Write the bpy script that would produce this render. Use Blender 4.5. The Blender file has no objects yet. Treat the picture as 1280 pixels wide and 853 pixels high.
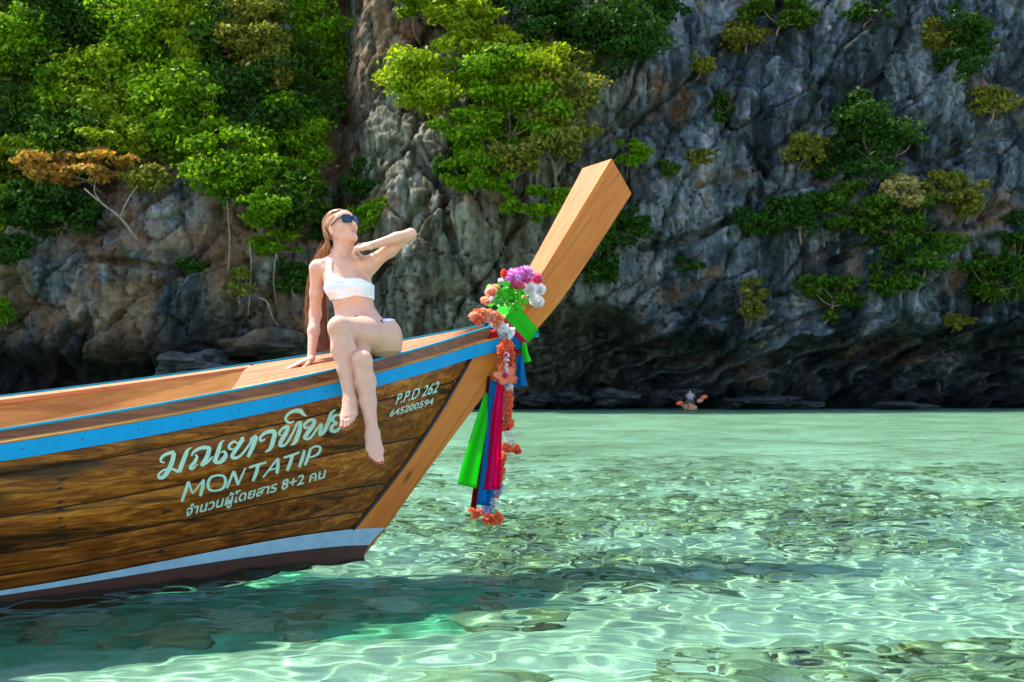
import bpy, bmesh, math, random
import numpy as np
from mathutils import Vector, Matrix, Quaternion
sc = bpy.context.scene
COL = sc.collection

# ---------------------------------------------------------------- camera
EYE = np.array([0.0, 0.0, 0.88])
FOC = 1280 * 35 / 36.0
PITCH = math.atan((494 - 426.5) / FOC)
cam = bpy.data.cameras.new('camera')
cam_ob = bpy.data.objects.new('camera', cam)
COL.objects.link(cam_ob)
sc.camera = cam_ob
cam.sensor_width = 36
cam.lens = 35
cam.clip_start = 0.05
cam.clip_end = 3000
cam_ob.location = EYE
cam_ob.rotation_euler = (math.radians(90) + PITCH, 0, 0)
cam.dof.use_dof = True
cam.dof.focus_distance = 5.35
cam.dof.aperture_fstop = 8.0

# ---------------------------------------------------------------- sky, sun, exposure
SUN_DIR = np.array([0.80, -0.52, -1.62])
SUN_DIR /= np.linalg.norm(SUN_DIR)
world = bpy.data.worlds.new('World')
sc.world = world
world.use_nodes = True
wn = world.node_tree
sky = wn.nodes.new('ShaderNodeTexSky')
sky.sky_type = 'NISHITA'
sky.sun_disc = False
sky.sun_elevation = math.asin(-SUN_DIR[2])
sky.sun_rotation = math.atan2(-SUN_DIR[0], -SUN_DIR[1])
wn.links.new(sky.outputs[0], wn.nodes['Background'].inputs[0])
wn.nodes['Background'].inputs[1].default_value = 0.15
sun = bpy.data.lights.new('sun', 'SUN')
sun_ob = bpy.data.objects.new('sun', sun)
COL.objects.link(sun_ob)
sun.energy = 3.6
sun.angle = math.radians(0.5)
sun.color = (1.0, 0.87, 0.69)
sun_ob.location = (-20, 15, 40)
sun_ob.rotation_euler = Vector(SUN_DIR).to_track_quat('-Z', 'Y').to_euler()
sun.cycles.is_caustics_light = True          # sunlight refracts through the water surface
vs = sc.view_settings
vs.view_transform = 'Standard'
vs.look = 'None'
vs.exposure = 1.5
vs.gamma = 1.0
cy = sc.cycles
cy.caustics_refractive = True
cy.caustics_reflective = False
cy.max_bounces = 10
cy.diffuse_bounces = 4
cy.glossy_bounces = 3
cy.transmission_bounces = 6
cy.transparent_max_bounces = 8
cy.sample_clamp_indirect = 5.0
cy.use_denoising = True

# ---------------------------------------------------------------- helpers
RNG = np.random.default_rng(11)
random.seed(5)

def ray(px, py):
    yc = -(py - 426.5) / FOC
    return np.array([(px - 640) / FOC, math.cos(PITCH) - math.sin(PITCH) * yc, math.sin(PITCH) + math.cos(PITCH) * yc])

def at(px, py, dist):
    d = ray(px, py)
    return EYE + d * (dist / d[1])

def sstep(a, b, x):
    t = np.clip((x - a) / (b - a), 0, 1)
    return t * t * (3 - 2 * t)

def catmull(pts, n):
    p = np.asarray(pts, float)
    p = np.vstack([2 * p[0] - p[1], p, 2 * p[-1] - p[-2]])
    out = []
    m = len(p) - 3
    for i in range(m):
        a, b, c, d = p[i:i + 4]
        k = np.linspace(0, 1, n, endpoint=(i == m - 1))[:, None]
        out.append(0.5 * (2 * b + (c - a) * k + (2 * a - 5 * b + 4 * c - d) * k ** 2 + (3 * b - a - 3 * c + d) * k ** 3))
    return np.vstack(out)

def _hash(ix, iy, iz, seed):
    h = (ix.astype(np.int64) * 374761393 + iy.astype(np.int64) * 668265263 + iz.astype(np.int64) * 2147483647 + seed * 1274126177) & 0xFFFFFFFF
    h = ((h ^ (h >> 13)) * 1274126177) & 0xFFFFFFFF
    h = (h ^ (h >> 16)) & 0xFFFFFF
    return h / float(0xFFFFFF)

def vnoise(x, y, z=None, seed=0):
    x, y = np.broadcast_arrays(np.asarray(x, float), np.asarray(y, float))
    z = np.zeros_like(x) if z is None else np.broadcast_to(np.asarray(z, float), x.shape)
    ix, iy, iz = np.floor(x), np.floor(y), np.floor(z)
    fx, fy, fz = x - ix, y - iy, z - iz
    fx, fy, fz = [f * f * f * (f * (f * 6 - 15) + 10) for f in (fx, fy, fz)]
    r = 0
    flat = not np.any(z)
    for a in (0, 1):
        for b in (0, 1):
            for c in ((0,) if flat else (0, 1)):
                w = (fx if a else 1 - fx) * (fy if b else 1 - fy) * (1 if flat else (fz if c else 1 - fz))
                r = r + w * _hash(ix + a, iy + b, iz + c, seed)
    return r * 2 - 1

def fbm(x, y, z=None, octaves=5, seed=0, gain=0.5, ridged=False):
    s, a = 0, 1.0
    for o in range(octaves):
        n = vnoise(x * 2 ** o + 17.3 * o, y * 2 ** o - 9.1 * o, None if z is None else z * 2 ** o, seed + o)
        s = s + a * ((1 - 2 * np.abs(n)) if ridged else n)
        a *= gain
    return s

def mesh(name, verts, faces):
    me = bpy.data.meshes.new(name)
    v = np.asarray(verts, np.float32)
    if isinstance(faces, np.ndarray):
        k = faces.shape[1]
        me.vertices.add(len(v))
        me.vertices.foreach_set('co', v.ravel())
        me.loops.add(faces.size)
        me.loops.foreach_set('vertex_index', faces.astype(np.int32).ravel())
        me.polygons.add(len(faces))
        me.polygons.foreach_set('loop_start', np.arange(0, faces.size, k, dtype=np.int32))
        me.polygons.foreach_set('loop_total', np.full(len(faces), k, np.int32))
        me.update(calc_edges=True)
    else:
        me.from_pydata(v.tolist(), [], [list(f) for f in faces])
        me.update()
    return me

def link(name, me, mat=None, parent=None, smooth=False):
    o = bpy.data.objects.new(name, me)
    COL.objects.link(o)
    if mat is not None and me is not None and not me.materials:
        me.materials.append(mat)
    if smooth:
        me.shade_smooth()
    if parent is not None:
        o.parent = parent
    return o

def build(name, verts, faces, mat=None, parent=None, smooth=False):
    return link(name, mesh(name, verts, faces), mat, parent, smooth)

def empty(name, loc=(0, 0, 0), rz=0.0):
    o = bpy.data.objects.new(name, None)
    COL.objects.link(o)
    o.location = loc
    o.rotation_euler = (0, 0, rz)
    o.empty_display_size = 0.1
    return o

def tag(o, label=None, cat=None, group=None, kind=None):
    for k, v in (('label', label), ('category', cat), ('group', group), ('kind', kind)):
        if v:
            o[k] = v
    return o

def grid_faces(m, n, flip=False, wrap=False):
    i = np.arange(m * n).reshape(m, n)
    if wrap:
        i = np.hstack([i, i[:, :1]])
    q = np.stack([i[:-1, :-1], i[:-1, 1:], i[1:, 1:], i[1:, :-1]], -1).reshape(-1, 4)
    return q[:, ::-1].copy() if flip else q

class Soup:
    """collects pieces of one part into one mesh"""
    def __init__(self):
        self.v, self.f, self.n = [], [], 0
    def add(self, v, f):
        v = np.asarray(v, float)
        self.v.append(v)
        self.f += [tuple(int(k) + self.n for k in q) for q in f]
        self.n += len(v)
    def tube(self, pts, rad, seg=6, caps=True):
        p = np.asarray(pts, float)
        r = np.broadcast_to(np.asarray(rad, float), (len(p),))
        t = np.gradient(p, axis=0)
        t /= np.linalg.norm(t, axis=1)[:, None] + 1e-9
        ref = np.array([0, 0, 1.0]) if abs(t[0][2]) < 0.9 else np.array([1.0, 0, 0])
        rings = []
        for i in range(len(p)):
            a = ref - t[i] * ref.dot(t[i])
            a /= np.linalg.norm(a) + 1e-9
            ref = a
            b = np.cross(t[i], a)
            an = np.arange(seg) * 2 * math.pi / seg
            rings.append(p[i] + r[i] * (np.cos(an)[:, None] * a + np.sin(an)[:, None] * b))
        v = np.vstack(rings)
        f = grid_faces(len(p), seg, wrap=True).tolist()
        if caps:
            f.append(list(range(seg))[::-1])
            f.append([(len(p) - 1) * seg + k for k in range(seg)])
        self.add(v, f)
    def ball(self, c, r, seg=10, rings=7, rot=None):
        r = np.broadcast_to(np.asarray(r, float), (3,))
        th = np.linspace(0.001, math.pi - 0.001, rings)
        ph = np.arange(seg) * 2 * math.pi / seg
        v = np.stack([np.sin(th)[:, None] * np.cos(ph), np.sin(th)[:, None] * np.sin(ph), np.cos(th)[:, None] + 0 * ph], -1).reshape(-1, 3) * r
        if rot is not None:
            v = v @ np.asarray(rot).T
        self.add(v + np.asarray(c), grid_faces(rings, seg, flip=True, wrap=True).tolist())
    def box(self, c, s, rot=None):
        v = np.array([[x, y, z] for x in (-.5, .5) for y in (-.5, .5) for z in (-.5, .5)]) * np.asarray(s)
        if rot is not None:
            v = v @ np.asarray(rot).T
        self.add(v + np.asarray(c), [(0, 1, 3, 2), (4, 6, 7, 5), (0, 4, 5, 1), (2, 3, 7, 6), (0, 2, 6, 4), (1, 5, 7, 3)])
    def build(self, name, mat, parent=None, smooth=False):
        me = bpy.data.meshes.new(name)
        me.from_pydata(np.vstack(self.v).tolist(), [], self.f)
        me.update()
        return link(name, me, mat, parent, smooth)

# ---------------------------------------------------------------- material helpers
class NT:
    def __init__(self, name):
        self.m = bpy.data.materials.new(name)
        self.m.use_nodes = True
        self.t = self.m.node_tree
        self.p = self.t.nodes['Principled BSDF']
        self.out = self.t.nodes['Material Output']
    def n(self, kind, **kw):
        nd = self.t.nodes.new('ShaderNode' + kind)
        ins = kw.pop('ins', {})
        for k, v in kw.items():
            setattr(nd, k, v)
        for k, v in ins.items():
            self.set(nd, k, v)
        return nd
    def set(self, nd, k, v):
        s = nd.inputs[k]
        if isinstance(v, bpy.types.NodeSocket):
            self.t.links.new(v, s)
        elif isinstance(v, bpy.types.Node):
            self.t.links.new(v.outputs[0], s)
        else:
            if isinstance(v, tuple) and len(v) == 3 and s.type == 'RGBA':
                v = v + (1,)
            s.default_value = v
    def P(self, **kw):
        for k, v in kw.items():
            self.set(self.p, k.replace('_', ' '), v)
        return self
    def coord(self, what='Object', scale=(1, 1, 1), rot=(0, 0, 0), loc=(0, 0, 0)):
        if what == 'Position':
            src = self.n('NewGeometry').outputs['Position']
        else:
            src = self.n('TexCoord').outputs[what]
        return self.n('Mapping', ins={'Vector': src, 'Scale': scale, 'Rotation': rot, 'Location': loc}).outputs[0]
    def noise(self, vec, scale=1.0, detail=4.0, rough=0.55, distort=0.0):
        return self.n('TexNoise', ins={'Vector': vec, 'Scale': scale, 'Detail': detail, 'Roughness': rough, 'Distortion': distort}).outputs[0]
    def ramp(self, fac, *stops, interp='LINEAR'):
        r = self.n('ValToRGB')
        r.color_ramp.interpolation = interp
        e = r.color_ramp.elements
        while len(e) < len(stops):
            e.new(0.5)
        for el, (pos, c) in zip(e, stops):
            el.position = pos
            el.color = (c + (1,)) if isinstance(c, tuple) else (c, c, c, 1)
        self.set(r, 'Fac', fac)
        return r.outputs[0]
    def mix(self, fac, a, b, mode='MIX'):
        x = self.n('MixRGB', blend_type=mode)
        self.set(x, 'Fac', fac)
        self.set(x, 'Color1', a)
        self.set(x, 'Color2', b)
        return x.outputs[0]
    def math(self, op, a, b=0.0, clamp=False):
        x = self.n('Math', operation=op, use_clamp=clamp)
        self.set(x, 0, a)
        self.set(x, 1, b)
        return x.outputs[0]
    def bump(self, h, strength=0.3, dist=0.01):
        b = self.n('Bump', ins={'Height': h, 'Strength': strength, 'Distance': dist})
        self.set(self.p, 'Normal', b.outputs[0])
        return b.outputs[0]

def plain(name, col, rough=0.5, vary=0.12, scale=30.0, **kw):
    """a painted or dyed surface with slight uneven tone"""
    m = NT(name)
    c = m.noise(m.coord(), scale, 3)
    lo = tuple(x * (1 - vary) for x in col)
    hi = tuple(min(1, x * (1 + vary)) for x in col)
    m.P(Base_Color=m.ramp(c, (0.3, lo), (0.7, hi)), Roughness=rough, **kw)
    return m.m
# ================================================================ seabed and unseen fill beach
def bed_z(X, Y):
    z = -0.40 - 0.016 * np.clip(Y - 4.0, 0, 60)
    z = z + 0.05 * fbm(X * 0.55, Y * 0.55, octaves=3, seed=3) + 0.018 * fbm(X * 2.3, Y * 2.3, octaves=2, seed=8)
    z = z - 0.16 * np.exp(-((X + 2.0) / 1.6) ** 2 - ((Y - 4.6) / 1.3) ** 2)
    fill_beach = np.clip(-Y - 0.6, 0, 16)  # unseen beach added behind the camera, raised to bounce warm fill light
    return np.where(Y < -0.6, np.minimum(z + 0.24 * fill_beach, 3.2), z)

def axis(start, dense_end, step, far, growth):
    out, s = [start], step
    while out[-1] < far:
        if out[-1] > dense_end:
            s *= growth
        out.append(out[-1] + s)
    return np.array(out)

def sheet(name, xs, ys, zf, mat):
    X, Y = np.meshgrid(xs, ys)
    v = np.stack([X, Y, zf(X, Y)], -1).reshape(-1, 3)
    return build(name, v, grid_faces(len(ys), len(xs)), mat, smooth=True)

sandm = NT('pale_sand_and_rubble')
pc = sandm.coord('Position')
patch = sandm.noise(sandm.coord('Position', (0.33, 0.45, 0)), 1.0, 9, 0.74, 0.5)
grain = sandm.noise(pc, 60, 3)
rub = sandm.n('TexVoronoi', feature='DISTANCE_TO_EDGE', ins={'Vector': sandm.coord('Position', (1, 1, 0.2)), 'Scale': 4.5}).outputs[0]
sand_c = sandm.ramp(grain, (0.3, (0.72, 0.55, 0.40)), (0.7, (0.82, 0.65, 0.49)))
rub_c = sandm.ramp(sandm.noise(pc, 2.4, 4), (0.3, (0.28, 0.20, 0.09)), (0.7, (0.62, 0.46, 0.28)))
rub_c = sandm.mix(sandm.ramp(rub, (0.0, 0.0), (0.07, 1.0)), (0.17, 0.15, 0.07), rub_c)
# the rubble beds lie off the added beach, clean sand close to it
sepy = sandm.n('SeparateXYZ', ins={'Vector': sandm.n('NewGeometry').outputs['Position']})
off = sandm.n('MapRange', ins={'Value': sepy.outputs['Y'], 'From Min': 2.0, 'From Max': 4.5, 'To Min': -0.25, 'To Max': 0.0}).outputs[0]
off = sandm.math('ADD', off, sandm.n('MapRange', ins={'Value': sepy.outputs['Y'], 'From Min': 8.0, 'From Max': 20.0, 'To Min': 0.0, 'To Max': 0.05}).outputs[0])
mask = sandm.ramp(sandm.math('ADD', patch, off), (0.44, 0.0), (0.62, 0.78))
# emerald of the boat's shadow painted into the bed as a ragged green patch
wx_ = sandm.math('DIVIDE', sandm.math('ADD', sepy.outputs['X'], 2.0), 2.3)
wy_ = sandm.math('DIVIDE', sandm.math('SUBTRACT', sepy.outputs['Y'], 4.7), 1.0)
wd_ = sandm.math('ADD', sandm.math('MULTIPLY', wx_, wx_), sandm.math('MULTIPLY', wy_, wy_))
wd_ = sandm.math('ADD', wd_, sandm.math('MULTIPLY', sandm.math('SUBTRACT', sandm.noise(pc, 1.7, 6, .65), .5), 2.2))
shade_tint_m = sandm.ramp(wd_, (0.55, 0.85), (1.25, 0.0))
shade_tint_c = sandm.ramp(sandm.noise(pc, 5.0, 5), (.35, (0.05, 0.25, 0.11)), (.65, (0.15, 0.54, 0.31)))
sandm.P(Base_Color=sandm.mix(shade_tint_m, sandm.mix(mask, sand_c, rub_c), shade_tint_c), Roughness=0.95)
sandm.bump(sandm.noise(pc, 14, 4), 0.35, 0.03)
xp = np.concatenate([axis(0, 5, 0.06, 60, 1.12), [150]])
xs = np.concatenate([-xp[:0:-1], xp])
ys = np.concatenate([[-90, -60, -40, -25, -17], np.arange(-13, 1.5, 0.5), axis(1.6, 8, 0.06, 75, 1.06)])
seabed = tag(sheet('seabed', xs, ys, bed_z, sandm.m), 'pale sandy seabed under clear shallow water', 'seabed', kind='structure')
seabed.cycles.is_caustics_receiver = True

# ================================================================ water
WAVES = []
wr = np.random.default_rng(4)
for lam, amp, cnt in ((3.4, .0080, 4), (1.9, .0065, 4), (1.0, .0052, 5), (.52, .0042, 6), (.29, .0031, 7), (.17, .0018, 8), (.10, .0007, 7)):
    for k in range(cnt):
        WAVES.append((2 * math.pi / (lam * wr.uniform(.75, 1.3)), wr.normal(1.35, .75), amp * wr.uniform(.6, 1.2), wr.uniform(0, 6.28)))

def wave_z(X, Y):
    Z = np.zeros_like(X)
    sp = np.maximum(np.abs(np.gradient(Y, axis=0)), np.abs(np.gradient(X, axis=1)) * 0.6)
    wx = 0.10 * vnoise(X * 0.8, Y * 0.8, seed=41) * 1.0
    wy = 0.10 * vnoise(X * 0.8, Y * 0.8, seed=42) * 1.0
    gust = (0.85 + 0.3 * vnoise(X * 0.3, Y * 0.5, seed=43)) * (1 - .28 * sstep(1.5, -1.5, X) * sstep(6.5, 4.0, Y))
    for k, th, a, p in WAVES:
        lam = 2 * math.pi / k
        fade = np.clip((lam / sp - 2.6) / 3.0, 0, 1)
        s = np.sin(k * ((X + wx) * math.cos(th) + (Y + wy) * math.sin(th)) + p)
        Z += a * fade * gust * (s + 0.3 * s * s - 0.15)
    return Z

wm = NT('clear_sea_water')
wt = wm.t
wt.nodes.remove(wm.p)
far_noise = wm.noise(wm.coord('Position', (0.45, 1.7, 1)), 1.0, 5, 0.58, 0.4)
dist = wm.n('MapRange', ins={'Value': wm.n('SeparateXYZ', ins={'Vector': wm.n('NewGeometry').outputs['Position']}).outputs['Y'], 'From Min': 6.0, 'From Max': 26.0}).outputs[0]
wb = wm.n('Bump', ins={'Height': far_noise, 'Strength': dist, 'Distance': 0.45})
refr = wm.n('BsdfRefraction', ins={'Color': (0.52, 0.865, 0.835), 'Roughness': 0.0, 'IOR': 1.33, 'Normal': wb.outputs[0]})
glos = wm.n('BsdfGlossy', ins={'Color': (1, 1, 1), 'Roughness': 0.03, 'Normal': wb.outputs[0]})
fres = wm.n('Fresnel', ins={'IOR': 1.33, 'Normal': wb.outputs[0]})
mixs = wm.n('MixShader', ins={0: wm.math('MULTIPLY', fres.outputs[0], 0.55), 1: refr.outputs[0], 2: glos.outputs[0]})
wt.links.new(mixs.outputs[0], wm.out.inputs[0])
xp = np.concatenate([axis(0, 3.4, 0.024, 62, 1.035), [150]])
xs = np.concatenate([-xp[:0:-1], xp])
ys = np.concatenate([[-20, -10, -6, -3, -1, 0, .7, 1.2, 1.6], axis(1.9, 7.0, 0.016, 78, 1.007)])
water = tag(sheet('water', xs, ys, wave_z, wm.m), 'clear turquoise sea water with small ripples', 'sea', kind='structure')
water.cycles.is_caustics_caster = True

# ================================================================ stones on the seabed
stm = NT('sea_stone')
sr = stm.math('FRACT', stm.math('ADD', stm.n('ObjectInfo').outputs['Random'], stm.n('NewGeometry').outputs['Random Per Island']))
stc = stm.ramp(sr, (0.0, (0.34, 0.24, 0.11)), (0.35, (0.52, 0.39, 0.21)), (0.7, (0.68, 0.52, 0.33)), (1.0, (0.80, 0.64, 0.45)))
sn = stm.noise(stm.coord(), 3.0, 5)
stm.P(Base_Color=stm.mix(stm.ramp(sn, (0.35, 0.0), (0.65, 0.5)), stc, (0.34, 0.28, 0.13)), Roughness=0.9)
stm.bump(sn, 0.5, 0.05)

def stone_mesh(seed, flat=0.8, sub=3, rough=0.34, clip=True):
    bm = bmesh.new()
    bmesh.ops.create_icosphere(bm, subdivisions=sub, radius=1)
    v = np.array([q.co[:] for q in bm.verts])
    r = 1 + rough * fbm(v[:, 0] * 1.1 + seed * 7, v[:, 1] * 1.1, v[:, 2] * 1.1 + 3, octaves=4, seed=seed)
    v = v * r[:, None]
    if clip:
        v[:, 2] = np.clip(v[:, 2], -0.8, 0.62 + 0.2 * fbm(v[:, 0], v[:, 1], octaves=2, seed=seed + 9)) * flat
    for q, c in zip(bm.verts, v):
        q.co = c
    me = bpy.data.meshes.new('stone')
    bm.to_mesh(me)
    bm.free()
    me.shade_smooth()
    me.materials.append(stm.m)
    return me

STONES = [stone_mesh(s) for s in range(8)]
stone_rng = np.random.default_rng(21)
def put_stone(x, y, s, label, group, k=None):
    o = bpy.data.objects.new('seabed_stone', STONES[int(stone_rng.integers(8)) if k is None else k])
    COL.objects.link(o)
    o.location = (x, y, float(bed_z(np.array([x]), np.array([y]))[0]) + 0.12 * s)
    o.scale = (s * stone_rng.uniform(.8, 1.45), s * stone_rng.uniform(.75, 1.1), s * stone_rng.uniform(.55, .9))
    o.rotation_euler = (stone_rng.normal(0, .12), stone_rng.normal(0, .12), stone_rng.uniform(0, 6.28))
    o.cycles.is_caustics_receiver = True
    return tag(o, label, 'stone', group)

taken = []
cnt = 0
while cnt < 250:
    y = 2.9 + 4.6 * stone_rng.random() ** 1.2
    x = stone_rng.uniform(-0.15, 0.62 * y + 0.3)
    # stones lie in drifts, sand between them
    if vnoise(np.array([x * 0.9]), np.array([y * 0.9]), seed=77)[0] < -0.12 or (x < 0.35 and y < 3.5):
        continue
    s = float(np.clip(stone_rng.lognormal(-2.65, .36), .04, .15))
    if any((x - a) ** 2 + (y - b) ** 2 < (0.8 * (s + c)) ** 2 for a, b, c in taken):
        continue
    taken.append((x, y, s))
    put_stone(x, y, s, 'rounded olive and tan stone lying in the drift of stones on the clear seabed', 'stones in the drift on the seabed')
    cnt += 1
for i, (x, y, s) in enumerate([(-0.12, 3.45, .15), (0.03, 3.52, .11), (-0.25, 3.38, .10), (-0.02, 3.30, .07)]):
    put_stone(x, y, s, 'large pale stone alone on bright sand in front of the boat shadow', 'pale stones on the bright sand')
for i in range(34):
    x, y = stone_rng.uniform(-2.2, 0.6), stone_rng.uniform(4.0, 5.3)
    put_stone(x, y, stone_rng.uniform(.045, .15), 'dark green stone on the seabed inside the boat shadow', 'stones in the boat shadow')
# beyond: rubble too small to pick apart
rv, rf, nn = [], [], 0
src = np.array([v.co[:] for v in stone_mesh(30, .5, 1).vertices])
srcf = [tuple(p.vertices) for p in stone_mesh(30, .5, 1).polygons]
so_ = Soup()
for i in range(2600):
    y = 7.0 + 9 * stone_rng.random() ** 1.5
    x = stone_rng.uniform(-0.55 * y, 0.6 * y)
    if vnoise(np.array([x * 0.35]), np.array([y * 0.6]), seed=78)[0] < 0.05:
        continue
    s = stone_rng.uniform(.04, .13)
    a = stone_rng.uniform(0, 6.28)
    R = np.array([[math.cos(a), -math.sin(a), 0], [math.sin(a), math.cos(a), 0], [0, 0, 1]])
    zb = float(bed_z(np.array([x]), np.array([y]))[0])
    so_.add(src * (s * 1.2, s, s * .6) @ R.T + (x, y, zb + .1 * s), srcf)
for i in range(9000):
    y = 2.7 + 6.5 * stone_rng.random() ** 1.15
    x = stone_rng.uniform(-0.3, 0.62 * y + 0.3)
    if vnoise(np.array([x * 0.9]), np.array([y * 0.9]), seed=77)[0] < stone_rng.uniform(-.25, .15) or (x < 0.35 and y < 3.5):
        continue
    s = stone_rng.uniform(.012, .042)
    a = stone_rng.uniform(0, 6.28)
    R = np.array([[math.cos(a), -math.sin(a), 0], [math.sin(a), math.cos(a), 0], [0, 0, 1]])
    zb = float(bed_z(np.array([x]), np.array([y]))[0])
    so_.add(src * (s * 1.2, s, s * .9) @ R.T + (x, y, zb + .2 * s), srcf)
rb = so_.build('seabed_rubble', stm.m, None, True)
rb.cycles.is_caustics_receiver = True
tag(rb, 'small rubble strewn over the farther seabed', 'rubble', kind='stuff')
# ================================================================ limestone cliff
K62 = 62 / FOC
def cx(px): return (px - 640) * K62
def cz(py): return 0.88 + (494 - py) * K62

def worley(x, y, seed):
    """nearest and second distance and a random value and tilt of the nearest cell"""
    ix, iy = np.floor(x), np.floor(y)
    d1 = np.full(x.shape, 9.0); d2 = np.full(x.shape, 9.0)
    rv = np.zeros(x.shape); tx = np.zeros(x.shape)
    for a in (-1, 0, 1):
        for b in (-1, 0, 1):
            gx = ix + a + _hash(ix + a, iy + b, ix * 0, seed)
            gy = iy + b + _hash(ix + a, iy + b, ix * 0, seed + 1)
            d = np.hypot(gx - x, gy - y)
            r = _hash(ix + a, iy + b, ix * 0, seed + 2)
            r2 = _hash(ix + a, iy + b, ix * 0, seed + 3) - .5
            near = d < d1
            d2 = np.where(near, d1, np.minimum(d2, d))
            rv = np.where(near, r, rv)
            tx = np.where(near, r2 * (x - gx) + (r - .5) * (y - gy), tx)
            d1 = np.where(near, d, d1)
    return d1, d2, rv, tx

def cliff_y(X, Z):
    y = 62 + 2.2 * fbm(X / 17, Z / 30, octaves=2, seed=60)
    lean = np.interp(X, [-40, -13, -9, 3, 9, 40], [.42, .42, .34, .30, .20, .20])
    y = y + lean * np.clip(Z - np.interp(X, [-13, -9], [8.5, 11]), 0, 40)              # leans back with height, most under the trees
    y = y - 2.6 * np.exp(-((X + 22) / 9) ** 2) * sstep(26, 8, Z)                      # rounded bluff below the thicket
    y = y + 4.6 * np.exp(-((X + 10.5 + .12 * (Z - 10)) / 2.0) ** 2) * sstep(2, 8, Z)  # dark gully
    y = y - 2.6 * np.exp(-((X + 3.0) / 6.5) ** 2) * sstep(1, 6, Z)                    # central buttress
    y = y + 2.0 * sstep(4, 9, X) - 2.2 * np.exp(-((X - 24) / 7) ** 2)
    # undercut along the water line
    wob = 0.9 * fbm(X / 5, 0 * X, octaves=3, seed=62)
    lip = np.interp(X, [-48, -30, -14, -8, -1, 1, 6, 12, 16, 19, 24, 32, 48], [3.3, 3.3, 3.6, 2.6, 3.2, 5.0, 5.3, 5.0, 3.9, 4.9, 4.6, 4.9, 5.0]) + wob
    dep = np.interp(X, [-48, -30, -14, -8, -1, 1, 6, 12, 16, 19, 24, 32, 48], [3.2, 3.2, 3.0, 1.5, 2.5, 6.5, 7.5, 6.0, 4.0, 6.0, 7.5, 7.5, 7.0])
    low = sstep(0.5, -1.2, (Z - lip) / 1.1)
    y = y + dep * low
    # leaning strata at the cave, blocks and clefts higher up
    s = Z * 0.83 - X * 0.40 + 0.7 * fbm(X / 3, Z / 3, octaves=3, seed=64)
    strat = np.abs(((s / 1.25) % 1.0) - 0.5) * 2
    cave = sstep(-1, 2, X) * sstep(7.0, 4.0, Z)
    y = y - cave * (2.4 * strat ** 1.6 - .8) - cave * 1.1 * np.abs(((s / .6) % 1.0) - .5)
    wx = X + .40 * fbm(X / 4, Z / 4, octaves=3, seed=65)
    wz = Z + .40 * fbm(X / 4 + 40, Z / 4, octaves=3, seed=66)
    d1, d2, rv, tx = worley(wx / 4.6 - .10 * wz, wz / 7.0 - .10 * wx, 70)
    y = y - 1.3 * (rv - .5) - 2.1 * tx - .7 * sstep(.0, .08, d2 - d1)
    e1, e2, rw, ty = worley(wx / 1.5 + .16 * wz, wz / 2.9 - .22 * wx, 80)
    y = y - .5 * (rw - .5) - 1.0 * ty - .5 * sstep(.0, .09, e2 - e1)
    h1, h2, rh, th = worley(wx / .62 + .3 * wz, wz / .9 - .4 * wx, 85)
    y = y - .22 * (rh - .5) - .32 * th - .16 * sstep(.0, .14, h2 - h1)
    y = y - .15 * fbm(wx / .8, Z / 3.5, octaves=5, seed=67, ridged=True, gain=.6)
    y = y - .13 * fbm(X / .4, Z / .35, octaves=4, seed=68, gain=.65)
    # long open cracks in the grey wall
    for line, wd, dp in (([(915, 95), (922, 130), (938, 160), (952, 190), (962, 215)], .45, 1.6), ([(800, 306), (850, 300), (885, 290), (915, 275), (940, 258), (946, 236)], .40, 1.5),
                         ([(1150, 60), (1160, 120), (1166, 200)], .30, .9), ([(1040, 330), (1100, 300), (1180, 290), (1275, 250)], .35, 1.0), ([(700, 240), (735, 300), (760, 350)], .35, 1.0),
                         ([(520, 200), (560, 260), (575, 330), (600, 380)], .40, 1.3), ([(120, 330), (200, 340), (260, 352), (300, 335)], .35, 1.0), ([(1180, 200), (1230, 170), (1290, 150)], .3, .8)):
        P = np.array([(cx(a), cz(b)) for a, b in line])
        dm = np.full(X.shape, 99.0)
        for p, q in zip(P[:-1], P[1:]):
            e = q - p
            t = np.clip(((wx * .25 + X * .75 - p[0]) * e[0] + (Z - p[1]) * e[1]) / e.dot(e), 0, 1)
            dm = np.minimum(dm, np.hypot(wx * .25 + X * .75 - p[0] - t * e[0], Z - p[1] - t * e[1]))
        y = y + dp * sstep(wd, wd * .2, dm)
    # ledges
    y = y + .5 * np.abs((((Z + .22 * X + .8 * fbm(X / 7, Z / 7, octaves=2, seed=69)) / 4.3) % 1.0) - .5)
    return y

rm = NT('weathered_limestone')
pos = rm.n('NewGeometry').outputs['Position']
sx = rm.n('SeparateXYZ', ins={'Vector': pos})
streak0 = rm.noise(rm.coord('Position', (0.62, 0.3, 0.17)), 1.0, 7, 0.66, 0.9)
block = rm.n('TexVoronoi', ins={'Vector': rm.n('VectorMath', operation='ADD', ins={0: rm.coord('Position', (0.30, 0.05, 0.22)), 1: rm.n('TexNoise', ins={'Vector': pos, 'Scale': .35, 'Detail': 4.0}).outputs['Color']}).outputs[0], 'Scale': 1.0}).outputs['Color']
block = rm.n('SeparateColor', ins={0: block}).outputs[0]
streak = rm.math('ADD', streak0, rm.math('MULTIPLY', rm.math('SUBTRACT', block, 0.5), 0.20))
blotch = rm.noise(rm.coord('Position', (0.22, 0.2, 0.22)), 1.0, 6, 0.62, 0.3)
fine = rm.noise(rm.coord('Position', (2.0, 1.5, 1.2)), 1.0, 6, 0.68)
c = rm.ramp(streak, (0.32, (0.018, 0.030, 0.037)), (0.45, (0.078, 0.118, 0.140)), (0.55, (0.21, 0.285, 0.32)), (0.66, (0.46, 0.48, 0.46)))
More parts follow.
